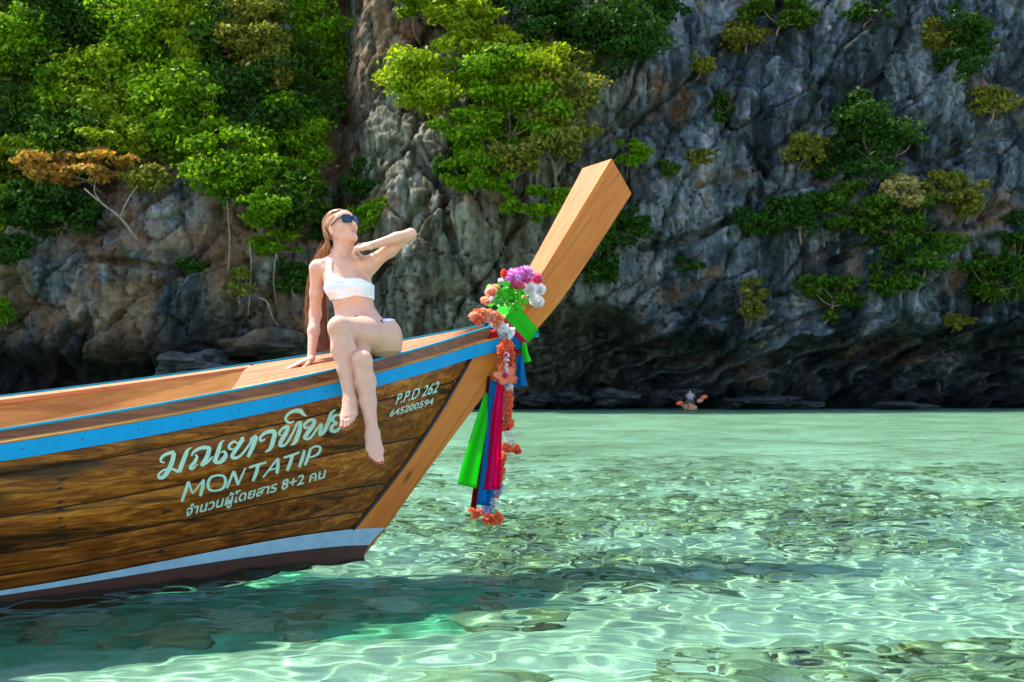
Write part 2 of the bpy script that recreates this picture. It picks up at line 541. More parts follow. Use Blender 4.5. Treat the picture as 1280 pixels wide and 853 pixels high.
midm = rm.n('MapRange', ins={'Value': rm.math('ABSOLUTE', rm.math('ADD', sx.outputs['X'], 5.0)), 'From Min': 15.0, 'From Max': 7.0}).outputs[0]
streak2 = rm.noise(rm.coord('Position', (1.1, 0.3, 0.10), loc=(31, 0, 7)), 1.0, 6, 0.62, 0.8)
c2 = rm.ramp(streak2, (0.30, (0.026, 0.022, 0.014)), (0.42, (0.14, 0.105, 0.058)), (0.50, (0.23, 0.235, 0.155)), (0.58, (0.36, 0.39, 0.30)), (0.68, (0.50, 0.42, 0.26)))
c = rm.mix(rm.math('MULTIPLY', midm, 0.85), c, c2)
c = rm.mix(rm.ramp(fine, (0.33, 0.72), (0.62, 0.0)), c, (0.012, 0.016, 0.017))
tan = rm.ramp(rm.noise(rm.coord('Position', (0.5, 0.4, 0.25)), 1.0, 5, 0.6), (0.3, (0.10, 0.045, 0.020)), (0.50, (0.25, 0.145, 0.075)), (0.66, (0.38, 0.31, 0.21)))
leftm = rm.n('MapRange', ins={'Value': sx.outputs['X'], 'From Min': -4.0, 'From Max': -14.0}).outputs[0]
tanm = rm.math('ADD', blotch, rm.math('MULTIPLY', rm.math('SUBTRACT', leftm, 0.25), 0.16))
c = rm.mix(rm.ramp(tanm, (0.53, 0.0), (0.66, 0.85)), c, tan)
greenm = rm.noise(rm.coord('Position', (0.3, 0.3, 0.4)), 1.3, 6, 0.65)
c = rm.mix(rm.ramp(greenm, (0.54, 0.0), (0.68, 0.55)), c, (0.035, 0.06, 0.03))
# tidal zone stained black, raised at the bluff to paint in its undercut's shade
tide_shade = rm.math('ADD', rm.math('SUBTRACT', sx.outputs['Z'], rm.math('MULTIPLY', leftm, 3.0)), rm.math('MULTIPLY', rm.math('SUBTRACT', blotch, 0.5), 7.0))
c = rm.mix(rm.ramp(rm.n('MapRange', ins={'Value': tide_shade, 'From Min': 0.2, 'From Max': 3.2}).outputs[0], (0.0, 0.94), (1.0, 0.0)), c, (0.012, 0.015, 0.016))
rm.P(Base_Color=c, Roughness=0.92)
rm.p.inputs['Specular IOR Level'].default_value = 0.15
rm.bump(rm.math('ADD', fine, rm.math('MULTIPLY', streak, 0.6)), 1.0, 0.5)
gx = np.arange(-50, 50.01, 0.15)
gz = np.concatenate([np.arange(-2.6, 9, 0.10), np.arange(9, 40, 0.15)])
GX, GZ = np.meshgrid(gx, gz)
GY = cliff_y(GX, GZ)
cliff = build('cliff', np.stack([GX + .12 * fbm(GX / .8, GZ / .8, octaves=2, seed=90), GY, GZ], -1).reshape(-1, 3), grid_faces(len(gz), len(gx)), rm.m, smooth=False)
tag(cliff, 'tall grey limestone cliff with an undercut at the water line', 'cliff', kind='structure')

def face_y(x, z, k=4):
    """the frontmost rock near a point, so that plants sit on the face"""
    i = int(np.clip(np.searchsorted(gx, x), k, len(gx) - k - 1))
    j = int(np.clip(np.searchsorted(gz, z), k, len(gz) - k - 1))
    return float(GY[j - k:j + k, i - k:i + k].mean())

# boulders at the foot of the cliff
bom = NT('wet_dark_boulder')
bn = bom.noise(bom.coord(), 2.2, 6, 0.65)
bom.P(Base_Color=bom.ramp(bn, (0.35, (0.008, 0.010, 0.011)), (0.55, (0.022, 0.028, 0.032)), (0.72, (0.07, 0.085, 0.09))), Roughness=0.7)
bom.bump(bn, 0.7, 0.12)
def boulder(px, py, wpx, hpx, dist, label, seed):
    me = stone_mesh(seed + 40, 1.0, 4, 0.55, False)
    me.shade_flat()
    me.materials.clear()
    me.materials.append(bom.m)
    o = link('boulder', me)
    p = at(px, py, dist)
    k = dist / FOC
    o.location = p
    o.scale = (wpx * k / 2, wpx * k / 2.4, hpx * k / 2)
    o.rotation_euler = (0, 0, seed * 1.3)
    return tag(o, label, 'boulder', 'boulders at the foot of the cliff')
for i, (a, b, w, h, lab) in enumerate([
        (765, 496, 52, 18, 'broad dark boulder at the water line below the cave mouth'),
        (712, 499, 46, 12, 'low dark boulder at the water line beneath the carved prow'),
        (852, 494, 40, 14, 'blue grey boulder just behind the kayak'),
        (672, 500, 40, 12, 'dark boulder at the water line behind the hanging ribbons'),
        (965, 502, 66, 13, 'long flat dark rock at the water line past the kayak'),
        (1010, 505, 40, 9, 'small flat wet rock at the end of the long dark rock'),
        (920, 503, 34, 10, 'small dark rock between the kayak and the long flat rock'),
        (1130, 508, 70, 9, 'very low wet rock ledge under the far overhang')]):
    boulder(a, b, w, h, 60.5, lab, i)
# the pale ledge behind the boat
o = boulder(348, 436, 112, 34, 57.0, 'big pale rock ledge behind the seated woman and the boat', 12)
o.data.materials.clear(); o.data.materials.append(rm.m)
for i, (a, b, w, h, lab) in enumerate([(306, 418, 14, 12, 'small pale rock perched on the end of the ledge'),
                                       (250, 462, 120, 44, 'dark low rock under the bluff behind the boat rail')]):
    boulder(a, b, w, h, 57.0, lab, 20 + i)
# ================================================================ trees and shrubs on the cliff
def leaf_mat(name, cols, trans=0.35):
    m = NT(name)
    isl = m.n('NewGeometry').outputs['Random Per Island']
    obr = m.n('ObjectInfo').outputs['Random']
    c = m.ramp(isl, *[(i / (len(cols) - 1), k) for i, k in enumerate(cols)])
    c = m.mix(0.5, c, m.ramp(obr, (0.0, (0.75, 0.75, 0.75)), (1.0, (1.0, 1.0, 1.0))), 'MULTIPLY')
    m.P(Base_Color=c, Roughness=0.5)
    m.p.inputs['Specular IOR Level'].default_value = 0.08
    tr = m.n('BsdfTranslucent')
    m.set(tr, 'Color', m.mix(1.0, c, (1.0, 1.0, 0.45), 'MULTIPLY'))
    mx = m.n('MixShader', ins={0: trans, 1: m.p.outputs[0], 2: tr.outputs[0]})
    m.t.links.new(mx.outputs[0], m.out.inputs[0])
    return m.m
LEAF = {
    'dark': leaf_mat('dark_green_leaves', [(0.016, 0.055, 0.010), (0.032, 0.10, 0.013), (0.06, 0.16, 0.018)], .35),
    'green': leaf_mat('bright_green_leaves', [(0.07, 0.19, 0.006), (0.15, 0.34, 0.010), (0.30, 0.50, 0.014)], .5),
    'moss': leaf_mat('moss_green_leaves', [(0.030, 0.085, 0.010), (0.065, 0.16, 0.014), (0.13, 0.26, 0.02)], .45),
    'lime': leaf_mat('yellow_green_leaves', [(0.15, 0.26, 0.010), (0.27, 0.42, 0.015), (0.45, 0.55, 0.025)], .5),
    'olive': leaf_mat('olive_leaves', [(0.10, 0.14, 0.02), (0.21, 0.25, 0.03), (0.38, 0.36, 0.07)], .45),
    'orange': leaf_mat('orange_and_yellow_leaves', [(0.20, 0.22, 0.02), (0.55, 0.28, 0.05), (0.72, 0.34, 0.10), (0.62, 0.46, 0.10)], .5),
    'straw': leaf_mat('dry_straw_leaves', [(0.30, 0.24, 0.07), (0.50, 0.42, 0.14), (0.62, 0.55, 0.24)], .4),
}
bk = NT('pale_bark')
bkn = bk.noise(bk.coord('Object', (3, 3, .8)), 3, 5)
bk.P(Base_Color=bk.ramp(bkn, (0.3, (0.12, 0.085, 0.055)), (0.7, (0.36, 0.29, 0.21))), Roughness=0.9)
prng = np.random.default_rng(101)

def leaf_cloud(lobes, n, size, rng):
    """leaf faces on the shells of many lobes, thicker towards the light"""
    L = np.array([l[:3] for l in lobes]); R = np.array([l[3:] for l in lobes])
    w = (R[:, 0] * R[:, 2]); w = w / w.sum()
    k = rng.choice(len(lobes), n, p=w)
    d = rng.normal(size=(n, 3)); d /= np.linalg.norm(d, axis=1)[:, None]
    d[:, 2] = np.where(rng.random(n) < .6, np.abs(d[:, 2]), d[:, 2])
    rad = 1.12 - .7 * rng.random(n) ** 1.4 + np.abs(rng.normal(0, .22, n)) * (rng.random(n) < .35)
    # twig-scale clumps
    ck = rng.integers(0, 34, n)
    cd = rng.normal(size=(len(lobes), 34, 3)); cd /= np.linalg.norm(cd, axis=2)[..., None]
    d = d * .45 + cd[k, ck] * .75
    d /= np.maximum(np.linalg.norm(d, axis=1)[:, None], .4)
    c = L[k] + d * R[k] * rad[:, None]
    nrm = d * .7 + rng.normal(size=(n, 3)) * .75 + np.array([0, 0, .4])
    nrm /= np.linalg.norm(nrm, axis=1)[:, None]
    t = np.cross(nrm, rng.normal(size=(n, 3))); t /= np.linalg.norm(t, axis=1)[:, None]
    b = np.cross(nrm, t)
    s = size * rng.uniform(.6, 1.35, n)[:, None]
    droop = nrm * s * rng.uniform(-.3, .1, n)[:, None]
    v = np.stack([c - t * s, c + b * s * .5, c + t * s + droop, c - b * s * .5], 1).reshape(-1, 3)
    f = np.arange(4 * n).reshape(n, 4)
    return v, f

def plant(name, px, py, rx, ry, kind, label, cat='shrub', group=None, dens=1.0, leaf=0.17, trunk=None, depth=None, off=None):
    """a tree or shrub rooted in the rock: crown centre and half sizes given as sight angles at the cliff"""
    x, z = cx(px), cz(py)
    X, Z = rx * K62, ry * K62
    Yr = 0.75 * min(X, Z * 1.3)
    yf = face_y(x, z)
    k = yf / 62
    x, z, X, Z = x * k, .88 + (z - .88) * k, X * k, Z * k
    yc = yf - (Yr * .45 if off is None else off)
    root = empty(name, (x, yf, z - Z))
    rng = np.random.default_rng(int(abs(px * 31 + py * 17 + rx)) + 7)
    lobes = []
    nl = int(np.clip(11 + 2.4 * X * Z, 11, 34))
    for i in range(nl):
        a = rng.uniform(0, 2 * math.pi); q = rng.random() ** .5
        r = rng.uniform(.16, .38) * min(X, Z) * (1.15 if nl < 16 else .95)
        lx, lz = q * math.cos(a) * (X - r * .8), q * math.sin(a) * (Z - r * .7)
        lobes.append((lx, rng.uniform(-.8, .5) * Yr + .25 * Yr * lz / max(Z, .1), lz, r * rng.uniform(1, 1.9), r * 1.2, r * rng.uniform(.45, .95)))
    L = np.array(lobes)
    L[:, :3] += np.array([0, yc - yf, Z])
    n = int(np.clip(dens * 800 * (X * Z) ** .85 / (leaf / .17) ** 1.6, 200, 15000))
    v, f = leaf_cloud([tuple(l) for l in L], n, leaf, rng)
    build('crown', v, f, LEAF[kind], root)
    s = Soup()
    base = np.array([rng.uniform(-.2, .2) * X, .25, -.1 * Z])
    tr = max(.05, .045 * min(X, Z) + .03)
    fork = np.array([rng.uniform(-.1, .1) * X, (yc - yf) * .8, Z * .55])
    s.tube(catmull([base, base * .5 + fork * .5 + (rng.uniform(-.15, .15) * X, -.1, 0), fork], 5), np.linspace(tr, tr * .7, 10 - 0)[:len(catmull([base, fork, fork + .1], 5))] if False else np.linspace(tr, tr * .7, len(catmull([base, base * .5 + fork * .5, fork], 5))), 6)
    for l in L[rng.permutation(len(L))[:min(7, len(L))]]:
        e = l[:3]
        s.tube(catmull([fork, fork * .5 + e * .5 + (rng.uniform(-.2, .2) * X, 0, -.08 * Z), e], 4), np.linspace(tr * .6, tr * .16, len(catmull([fork, fork, e], 4))), 5)
    s.build('trunk', bk.m, root, True)
    tag(root, label, cat, group)
    return root

TH = 'thicket of trees above the bluff'
# -- the thicket: back row first
for i, (a, b, rx, ry, kd) in enumerate([
        (30, 20, 75, 60, 'dark'), (115, 30, 80, 70, 'dark'), (190, 60, 70, 80, 'dark'), (60, 110, 80, 70, 'dark'), (140, 130, 80, 70, 'dark'),
        (30, 175, 65, 60, 'dark'), (100, 190, 70, 55, 'dark'), (395, 40, 50, 80, 'dark'), (390, 120, 45, 70, 'dark'), (330, 130, 80, 70, 'dark'),
        (230, 150, 70, 70, 'dark'), (290, 40, 70, 60, 'dark'), (15, 255, 55, 50, 'dark'), (80, 270, 60, 40, 'dark'), (350, 250, 60, 50, 'dark'), (150, 5, 90, 50, 'dark'),
        (-60, 60, 80, 90, 'dark'), (-50, 200, 70, 80, 'dark'), (260, -50, 120, 60, 'dark'), (60, -55, 130, 60, 'dark'), (395, -45, 70, 50, 'dark')]):
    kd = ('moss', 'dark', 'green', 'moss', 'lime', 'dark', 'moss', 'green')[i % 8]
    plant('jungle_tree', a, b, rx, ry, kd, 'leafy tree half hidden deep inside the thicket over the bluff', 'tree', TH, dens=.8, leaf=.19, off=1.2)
# -- front row, each one told apart by its look and place
for a, b, rx, ry, kd, lab in [
        (38, 66, 42, 50, 'green', 'mid green tree with a pointed top at the upper corner of the thicket'),
        (95, 118, 38, 40, 'green', 'grey green rounded tree below the pointed tree of the thicket'),
        (238, 42, 34, 46, 'lime', 'upright yellow green tree, brightest at the top of the thicket'),
        (240, 85, 20, 24, 'lime', 'small yellow green bush directly under the upright bright tree'),
        (325, 48, 52, 46, 'olive', 'olive tree with bare pale twigs near the top of the gully'),
        (345, 100, 30, 38, 'olive', 'hanging olive branch of leaves under the twiggy olive tree'),
        (215, 125, 28, 30, 'green', 'loose leafy sapling above the large drooping green tree'),
        (255, 150, 50, 44, 'green', 'large bright green tree in the middle of the thicket'),
        (305, 205, 62, 56, 'green', 'large drooping leafy tree hanging over the bluff edge'),
        (375, 195, 48, 62, 'green', 'dense green tree hanging beside the dark gully'),
        (340, 262, 36, 30, 'green', 'lowest drooping leaf mass under the hanging trees'),
        (42, 205, 44, 30, 'lime', 'yellowish green bushy tree at the outer edge of the thicket'),
        (110, 165, 36, 24, 'dark', 'small dark crown above the orange leaved tree'),
        (165, 178, 50, 30, 'lime', 'flat topped lime green tree over the orange leaves'),
        (205, 232, 36, 22, 'olive', 'thin olive shrub with pale twigs beside the orange leaved tree'),
        (60, 262, 55, 34, 'dark', 'dark bush below the yellowish bushy tree at the edge'),
        (30, 310, 40, 30, 'dark', 'dark low bush in the shade of the bluff corner')]:
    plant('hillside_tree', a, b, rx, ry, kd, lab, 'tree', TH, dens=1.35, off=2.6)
plant('orange_leaved_tree', 130, 222, 72, 32, 'orange', 'leaning tree with orange and yellow leaves and a bare pale trunk', 'tree', TH, dens=1.0, off=3.6)
tb = Soup()
for pts, r in (([(172, 300), (150, 272), (128, 255), (105, 236)], .09), ([(150, 272), (160, 250), (172, 232)], .06), ([(128, 255), (118, 240), (120, 225)], .045)):
    p = np.array([at(a, b, 57.2) for a, b in pts])
    q = catmull(p, 5)
    tb.tube(q, np.linspace(r, r * .45, len(q)), 6)
tag(tb.build('leaning_trunk', bk.m, None, True), 'bare pale leaning trunk under the orange leaves', 'tree trunk')
# -- bluff and gully shrubs
for a, b, rx, ry, kd, lab in [
        (343, 306, 36, 20, 'green', 'bright flat bush on the rock just left of the woman head'),
        (236, 332, 18, 12, 'dark', 'small dark bush on the bare face of the bluff'),
        (6, 390, 22, 20, 'green', 'low green bush at the very edge of the picture above the boat'),
        (473, 268, 34, 30, 'green', 'green bush directly behind the woman head'),
        (455, 222, 24, 28, 'dark', 'dark shrub in the gully above the woman'),
        (365, 345, 24, 26, 'dark', 'thin dark shrub hanging above the pale ledge'),
        (395, 270, 26, 40, 'dark', 'dark leafy vine tree at the foot of the gully'),
        (300, 352, 14, 26, 'olive', 'sparse olive vine hanging down the bluff')]:
    plant('cliff_shrub', a, b, rx, ry, kd, lab, 'shrub', 'shrubs near the gully', dens=1.0)
# -- trees over the central buttress
CB = 'trees on the central buttress'
for a, b, rx, ry, kd, lab in [
        (522, 14, 32, 26, 'green', 'bright round bush at the top beside the gully'),
        (575, 30, 46, 26, 'lime', 'flat yellow green crown at the top of the central buttress'),
        (590, 66, 48, 24, 'lime', 'second flat lime crown below the topmost one'),
        (540, 112, 48, 40, 'lime', 'umbrella shaped lime tree jutting towards the gully'),
        (612, 108, 40, 32, 'green', 'rounded green tree between the lime crowns'),
        (655, 100, 48, 40, 'lime', 'broad lime tree in the middle of the central buttress'),
        (700, 120, 38, 46, 'olive', 'olive and rust coloured tree beside the grey wall'),
        (640, 160, 56, 36, 'green', 'wide green tree hanging below the broad lime tree'),
        (690, 178, 42, 38, 'olive', 'hanging olive tree above the prow'),
        (588, 172, 34, 26, 'green', 'small green tree with a pale bent trunk'),
        (680, 34, 62, 40, 'dark', 'large dark tree behind the crowns of the buttress'),
        (755, 44, 58, 48, 'dark', 'dark green tree at the top edge beside the grey wall'),
        (630, -15, 80, 36, 'dark', 'dark canopy cut off by the top edge above the buttress'),
        (800, 6, 46, 30, 'dark', 'dark bush hanging from the top over the grey wall'),
        (600, 228, 36, 24, 'green', 'bright bush low on the buttress above the flowers'),
        (668, 262, 36, 20, 'green', 'green shrub behind the shaft of the prow'),
        (560, 215, 20, 18, 'dark', 'small dark shrub on the buttress face'),
        (640, 215, 28, 22, 'olive', 'thin olive shrub with grey twigs on the buttress'),
        (745, 318, 26, 34, 'dark', 'dark shrub showing under the front edge of the prow'),
        (772, 285, 30, 26, 'dark', 'dark shrub beside the tip of the prow'),
        (785, 200, 18, 16, 'green', 'small green shrub above the prow tip')]:
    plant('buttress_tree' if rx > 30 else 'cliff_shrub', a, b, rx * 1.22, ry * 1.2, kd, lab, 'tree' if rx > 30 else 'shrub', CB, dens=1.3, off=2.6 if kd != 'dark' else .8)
# -- shrubs on the grey wall
GW = 'shrubs on the grey cliff wall'
for a, b, rx, ry, kd, lab in [
        (975, 14, 44, 26, 'moss', 'green bush hanging from the top over the grey wall'),
        (935, 40, 26, 20, 'olive', 'thin olive bush near the top of the grey wall'),
        (1098, 12, 40, 14, 'dark', 'flat dark bush along the top of the grey wall'),
        (1198, 48, 34, 52, 'dark', 'tall dark bush high on the grey wall'),
        (1180, 40, 24, 20, 'olive', 'olive tuft on the tall dark bush'),
        (878, 76, 18, 14, 'olive', 'lone olive tuft high on the grey wall'),
        (1090, 178, 52, 44, 'dark', 'large dark bush in the middle of the grey wall'),
        (1040, 200, 40, 26, 'dark', 'dark ragged shrub beside the large dark bush'),
        (1005, 186, 26, 24, 'olive', 'dull olive shrub in the cleft of the grey wall'),
        (940, 282, 32, 22, 'dark', 'dark shrub on a shelf of the grey wall'),
        (1000, 268, 46, 28, 'dark', 'wide dark shrub under the cleft'),
        (1062, 262, 48, 28, 'moss', 'spreading green shrub under the large dark bush'),
        (1112, 275, 44, 32, 'moss', 'green shrub beneath the straw coloured tuft'),
        (1120, 246, 26, 20, 'straw', 'sunlit straw coloured tuft on the grey wall'),
        (1150, 312, 40, 30, 'moss', 'drooping green shrub below the straw coloured tuft'),
        (1185, 235, 38, 20, 'olive', 'sparse olive and tan shrub past the straw tuft'),
        (1212, 250, 22, 22, 'olive', 'small olive bush at the end of the sparse shrub'),
        (1035, 368, 32, 30, 'moss', 'rounded green shrub above the cave mouth'),
        (940, 372, 18, 28, 'olive', 'narrow olive shrub at the cave lip'),
        (1112, 350, 34, 22, 'moss', 'low green shrub at the overhang edge'),
        (1235, 345, 46, 34, 'moss', 'broad green shrub near the far edge of the wall'),
        (1268, 310, 26, 40, 'dark', 'dark shrub cut off by the edge of the picture'),
        (1245, 125, 24, 22, 'olive', 'olive tuft on the pale wall near the far edge'),
        (875, 195, 16, 14, 'olive', 'tiny olive tuft on the bare wall'),
        (836, 208, 12, 10, 'moss', 'tiny green tuft on the bare wall'),
        (905, 130, 12, 20, 'dark', 'thin dark tuft beside the long crack'),
        (1080, 130, 30, 20, 'dark', 'dark creeper above the large dark bush'),
        (1195, 400, 18, 12, 'olive', 'small olive tuft under the overhang lip'),
        (860, 330, 16, 10, 'dark', 'tiny dark tuft above the cave')]:
    plant('cliff_shrub', a, b, rx * 1.15, ry * 1.15, kd, lab, 'shrub', GW, dens=1.0, off=2.0 if kd == 'straw' else None)
# bare branches and hanging roots
br = Soup()
for pts, r in (([(596, 205), (592, 188), (604, 176), (608, 168)], .09), ([(592, 188), (585, 176)], .05)):
    q = catmull(np.array([at(a, b, 56.6) for a, b in pts]), 5)
    br.tube(q, np.linspace(r, r * .5, len(q)), 6)
tag(br.build('bent_branch', bk.m, None, True), 'pale bent bare branch on the central buttress', 'branch')
for i, (pts, r, lab) in enumerate([
        ([(322, 372), (334, 378), (340, 395), (348, 408)], .06, 'curved pale root below the bluff'),
        ([(312, 300), (314, 340), (310, 395)], .05, 'long straight root hanging down the bluff'),
        ([(345, 318), (342, 350), (346, 385)], .04, 'thin root hanging beside the straight root'),
        ([(284, 250), (287, 300), (285, 345)], .06, 'grey liana hanging over the bluff edge')]):
    b2 = Soup()
    q = catmull(np.array([at(a, b, 57.0) for a, b in pts]), 6)
    b2.tube(q, np.linspace(r, r * .5, len(q)), 5)
    tag(b2.build('hanging_root', bk.m, None, True), lab, 'root', 'roots hanging down the bluff')
# ================================================================ longtail boat
TH_B = math.radians(32)
BO = np.array([-0.82, 5.59, 0.0])
BA = np.array([math.cos(TH_B), math.sin(TH_B), 0])      # towards the bow
BB = np.array([math.sin(TH_B), -math.cos(TH_B), 0])     # towards the starboard side
boat = empty('longtail_boat', BO, TH_B)
tag(boat, 'brown wooden longtail boat with blue rails and a tall carved prow', 'boat')

def b2l(u, l, z):
    """boat coordinates (along, starboard, up) to the root's own axes"""
    u, l, z = np.broadcast_arrays(np.asarray(u, float), np.asarray(l, float), np.asarray(z, float))
    return np.stack([u, -l, z], -1)

def b2w(u, l, z):
    return BO + u * BA + l * BB + np.array([0, 0, 1.0]) * z

def pick(px, py, l):
    """the point of sight line (px, py) on the fore-and-aft plane at l to starboard"""
    d = ray(px, py)
    t = (l - (EYE - BO).dot(BB)) / d.dot(BB)
    p = EYE + t * d - BO
    return p.dot(BA), p[2]

HT = 0.05                                               # half thickness of the stem
u_top, z_top_ = pick(588, 447, HT)
u_low, z_low_ = pick(440, 661, HT)
def u_rab(t): return u_top + (u_low - u_top) * np.asarray(t)
def half(u, t):
    t = np.asarray(t, float)
    bmax = .69 + (.36 - .69) * t
    lam = 1.30 + (1.0 - 1.30) * t
    x = np.maximum(u_rab(t) - u, 0)
    aft = np.clip((-2.2 - u) / 4.0, 0, 1)
    return HT + bmax * (1 - np.exp(-x / lam)) * (1 - .25 * aft) + .045 * np.sin(math.pi * np.clip(t, 0, 1)) * (1 - np.exp(-x / .6))

def rail(points, lat):
    """height over the length of a line on the hull, read off where it runs"""
    us, zs = [], []
    for px, py in points:
        u = 0.0
        for _ in range(40):
            l = lat(u)
            u2, z = pick(px, py, l)
            u = .5 * u + .5 * u2
        us.append(u); zs.append(z)
    us, zs = np.array(us), np.array(zs)
    o = np.argsort(us)
    us, zs = us[o], zs[o]
    c = np.polyfit(us, zs, 2 if len(us) < 5 else 3)
    lo = us[0]
    s = np.polyval(np.polyder(c), lo)
    def f(u):
        u = np.asarray(u, float)
        e = np.maximum(lo - u, 0)
        return np.polyval(c, np.maximum(u, lo)) - s * .9 * (1 - np.exp(-e / .9)) * .9
    return f

zT = rail([(0, 556), (160, 530), (290, 506), (422, 479.5), (530, 450), (590, 433), (625, 423)], lambda u: half(u, 0) + .03)     # blue rail, top edge
zR1 = rail([(0, 575.5), (160, 548), (290, 523), (422, 495), (530, 464), (590, 447), (620, 438.5)], lambda u: half(u, 0))        # blue rail, lower edge
zR2 = rail([(0, 738), (90, 724), (160, 710), (347, 674), (420, 664.5), (455, 661)], lambda u: half(u, 1))                        # pale band, top
zR3 = rail([(0, 743.5), (100, 729), (197, 713), (347, 690.5), (420, 683.5), (452, 681.5)], lambda u: half(u, 1.05))              # pale band, lower edge
zG = rail([(0, 538), (164, 511), (279, 491.5), (420, 462), (500, 442), (560, 426), (603, 412)], lambda u: half(u, 0) - .012)    # washboard top
zF = rail([(0, 495.5), (164, 476), (262, 461), (380, 446), (497, 426), (590, 409.5)], lambda u: -half(u, 0) + .01)               # far side top
U_AFT = -5.2

def hull_pt(u, t, off=0.0):
    """starboard planking: t runs from the blue rail (0) down to the pale band (1)"""
    u = np.asarray(u, float); t = np.asarray(t, float)
    z = zR1(u) + (zR2(u) - zR1(u)) * t
    return u, half(u, t) + off, z

# ---------------- wood materials
def wood(name, dark, mid, light, stretch=(0.55, 30, 30), rot=(0, 0, 0), rough=.42, coat=.0, stain=None, contrast=1.0, knots=None):
    m = NT(name)
    oi = m.n('ObjectInfo').outputs['Random']
    vec = m.n('Mapping', ins={'Vector': m.coord('Object', (1, 1, 1), rot), 'Scale': stretch}).outputs[0]
    sh = m.n('VectorMath', operation='ADD')
    m.set(sh, 0, vec)
    cmb = m.n('CombineXYZ', ins={'X': m.math('MULTIPLY', oi, 37.0), 'Y': m.math('MULTIPLY', oi, 91.0), 'Z': 0.0})
    m.set(sh, 1, cmb.outputs[0])
    v = sh.outputs[0]
    g = m.noise(v, 1.0, 6, 0.62, 1.1)
    g2 = m.noise(v, 4.5, 4, 0.6, 0.3)
    g3 = m.n('Mapping', ins={'Vector': v, 'Scale': (1.0, .16, .16)})
    broad = m.noise(g3.outputs[0], 1.0, 4, 0.6, 0.5)
    f = m.math('ADD', m.math('MULTIPLY', g, .55), m.math('ADD', m.math('MULTIPLY', g2, .18), m.math('MULTIPLY', broad, .27)))
    c = m.ramp(f, (0.5 - .14 * contrast, dark), (0.5, mid), (0.5 + .13 * contrast, light))
    c = m.mix(.55, c, m.ramp(oi, (0.0, (0.62, 0.60, 0.58)), (1.0, (1.25, 1.2, 1.1))), 'MULTIPLY')
    if stain:
        sn = m.noise(m.coord('Object', (.62, 1.0, 6.5)), 1.5, 5, .62, .8)
        c = m.mix(m.ramp(sn, (.54, 0.0), (.66, .88)), c, stain)
        vo = m.n('TexVoronoi', ins={'Vector': m.coord('Object', (2.0, .01, 5.5)), 'Scale': 1.0, 'Randomness': 1.0}).outputs['Distance']
        c = m.mix(m.ramp(vo, (.06, .85), (.20, 0.0)), c, stain)
    if knots:
        kv = m.n('Mapping', ins={'Vector': m.coord('Object', (1, 1, 1), rot), 'Scale': (2.2, 5, 7)}).outputs[0]
        vd = m.n('TexVoronoi', ins={'Vector': kv, 'Scale': 1.0}).outputs['Distance']
        c = m.mix(m.ramp(vd, (.05, .8), (.13, 0.0)), c, knots)
        kn = m.noise(m.n('Mapping', ins={'Vector': kv, 'Scale': (.12, 3.2, 3.2)}).outputs[0], 1.0, 5, .6, .5)
        c = m.mix(m.ramp(kn, (.58, 0.0), (.68, .6)), c, knots)
    m.P(Base_Color=c, Roughness=m.ramp(g, (.3, rough * .8), (.7, rough * 1.25)))
    m.p.inputs['Specular IOR Level'].default_value = .25
    if coat:
        m.P(Coat_Weight=coat, Coat_Roughness=.18)
    m.bump(m.math('ADD', g, m.math('MULTIPLY', g2, .5)), .25, .004)
    return m.m
W_HULL = wood('dark_varnished_hull_wood', (.034, .009, .001), (.21, .062, .007), (.52, .20, .024), coat=.10, rough=.38, stain=(.010, .006, .003), contrast=1.0)
W_DECK = wood('bare_deck_wood', (.25, .080, .030), (.42, .165, .068), (.50, .235, .115), rough=.6)
W_IN = wood('new_pale_wood', (.32, .125, .024), (.50, .235, .055), (.58, .32, .095), stretch=(.7, 9, 9), rough=.55)
W_WASH = wood('washboard_wood', (.07, .022, .006), (.18, .065, .02), (.28, .115, .04), coat=.2, rough=.45)
W_STEM = wood('stem_timber', (.25, .062, .005), (.50, .150, .014), (.60, .235, .030), stretch=(.8, 14, 14), rot=(0, math.radians(52), 0), rough=.45, coat=.12, contrast=1.35, knots=(.10, .026, .003))
BLUE = plain('blue_rail_paint', (.0, .29, .60), .5, .06, 9, Specular_IOR_Level=.15)
TEAL = plain('teal_trim_paint', (.002, .30, .46), .5, .1, 20, Specular_IOR_Level=.15)
PALE = plain('pale_blue_band_paint', (.24, .43, .54), .45, .12, 12)
REDB = plain('red_bottom_paint', (.045, .010, .005), .55, .25, 10)
PITCH_ = plain('black_caulking', (.012, .010, .009), .6, .2, 20)
STEEL = plain('nail_head', (.05, .05, .05), .5, .3, 60)

def strip(name, mat, us_of, rows, parent=boat, nu=48, smooth=True, both=False):
    """a board swept along the boat; rows(u) gives the points of its section (u may differ per row)"""
    s = np.linspace(0, 1, nu)
    pts = np.stack([rows(us_of(s), k) for k in range(rows.count)], 1)      # nu, rows, 3
    n = rows.count
    v = pts.reshape(-1, 3)
    f = grid_faces(nu, n, wrap=True).tolist()
    f.append(list(range(n))[::-1])
    f.append([(nu - 1) * n + k for k in range(n)])
    me = mesh(name, v, f)
    bm = bmesh.new(); bm.from_mesh(me)
    bmesh.ops.recalc_face_normals(bm, faces=bm.faces)
    bm.to_mesh(me); bm.free()
    o = link(name, me, mat, parent)
    return o

class Section:
    """closed section: list of functions u -> (l, z)"""
    def __init__(self, fns):
        self.fns = fns
        self.count = len(fns)
    def __call__(self, u, k):
        l, z = self.fns[k](u)
        return b2l(u, l, z)

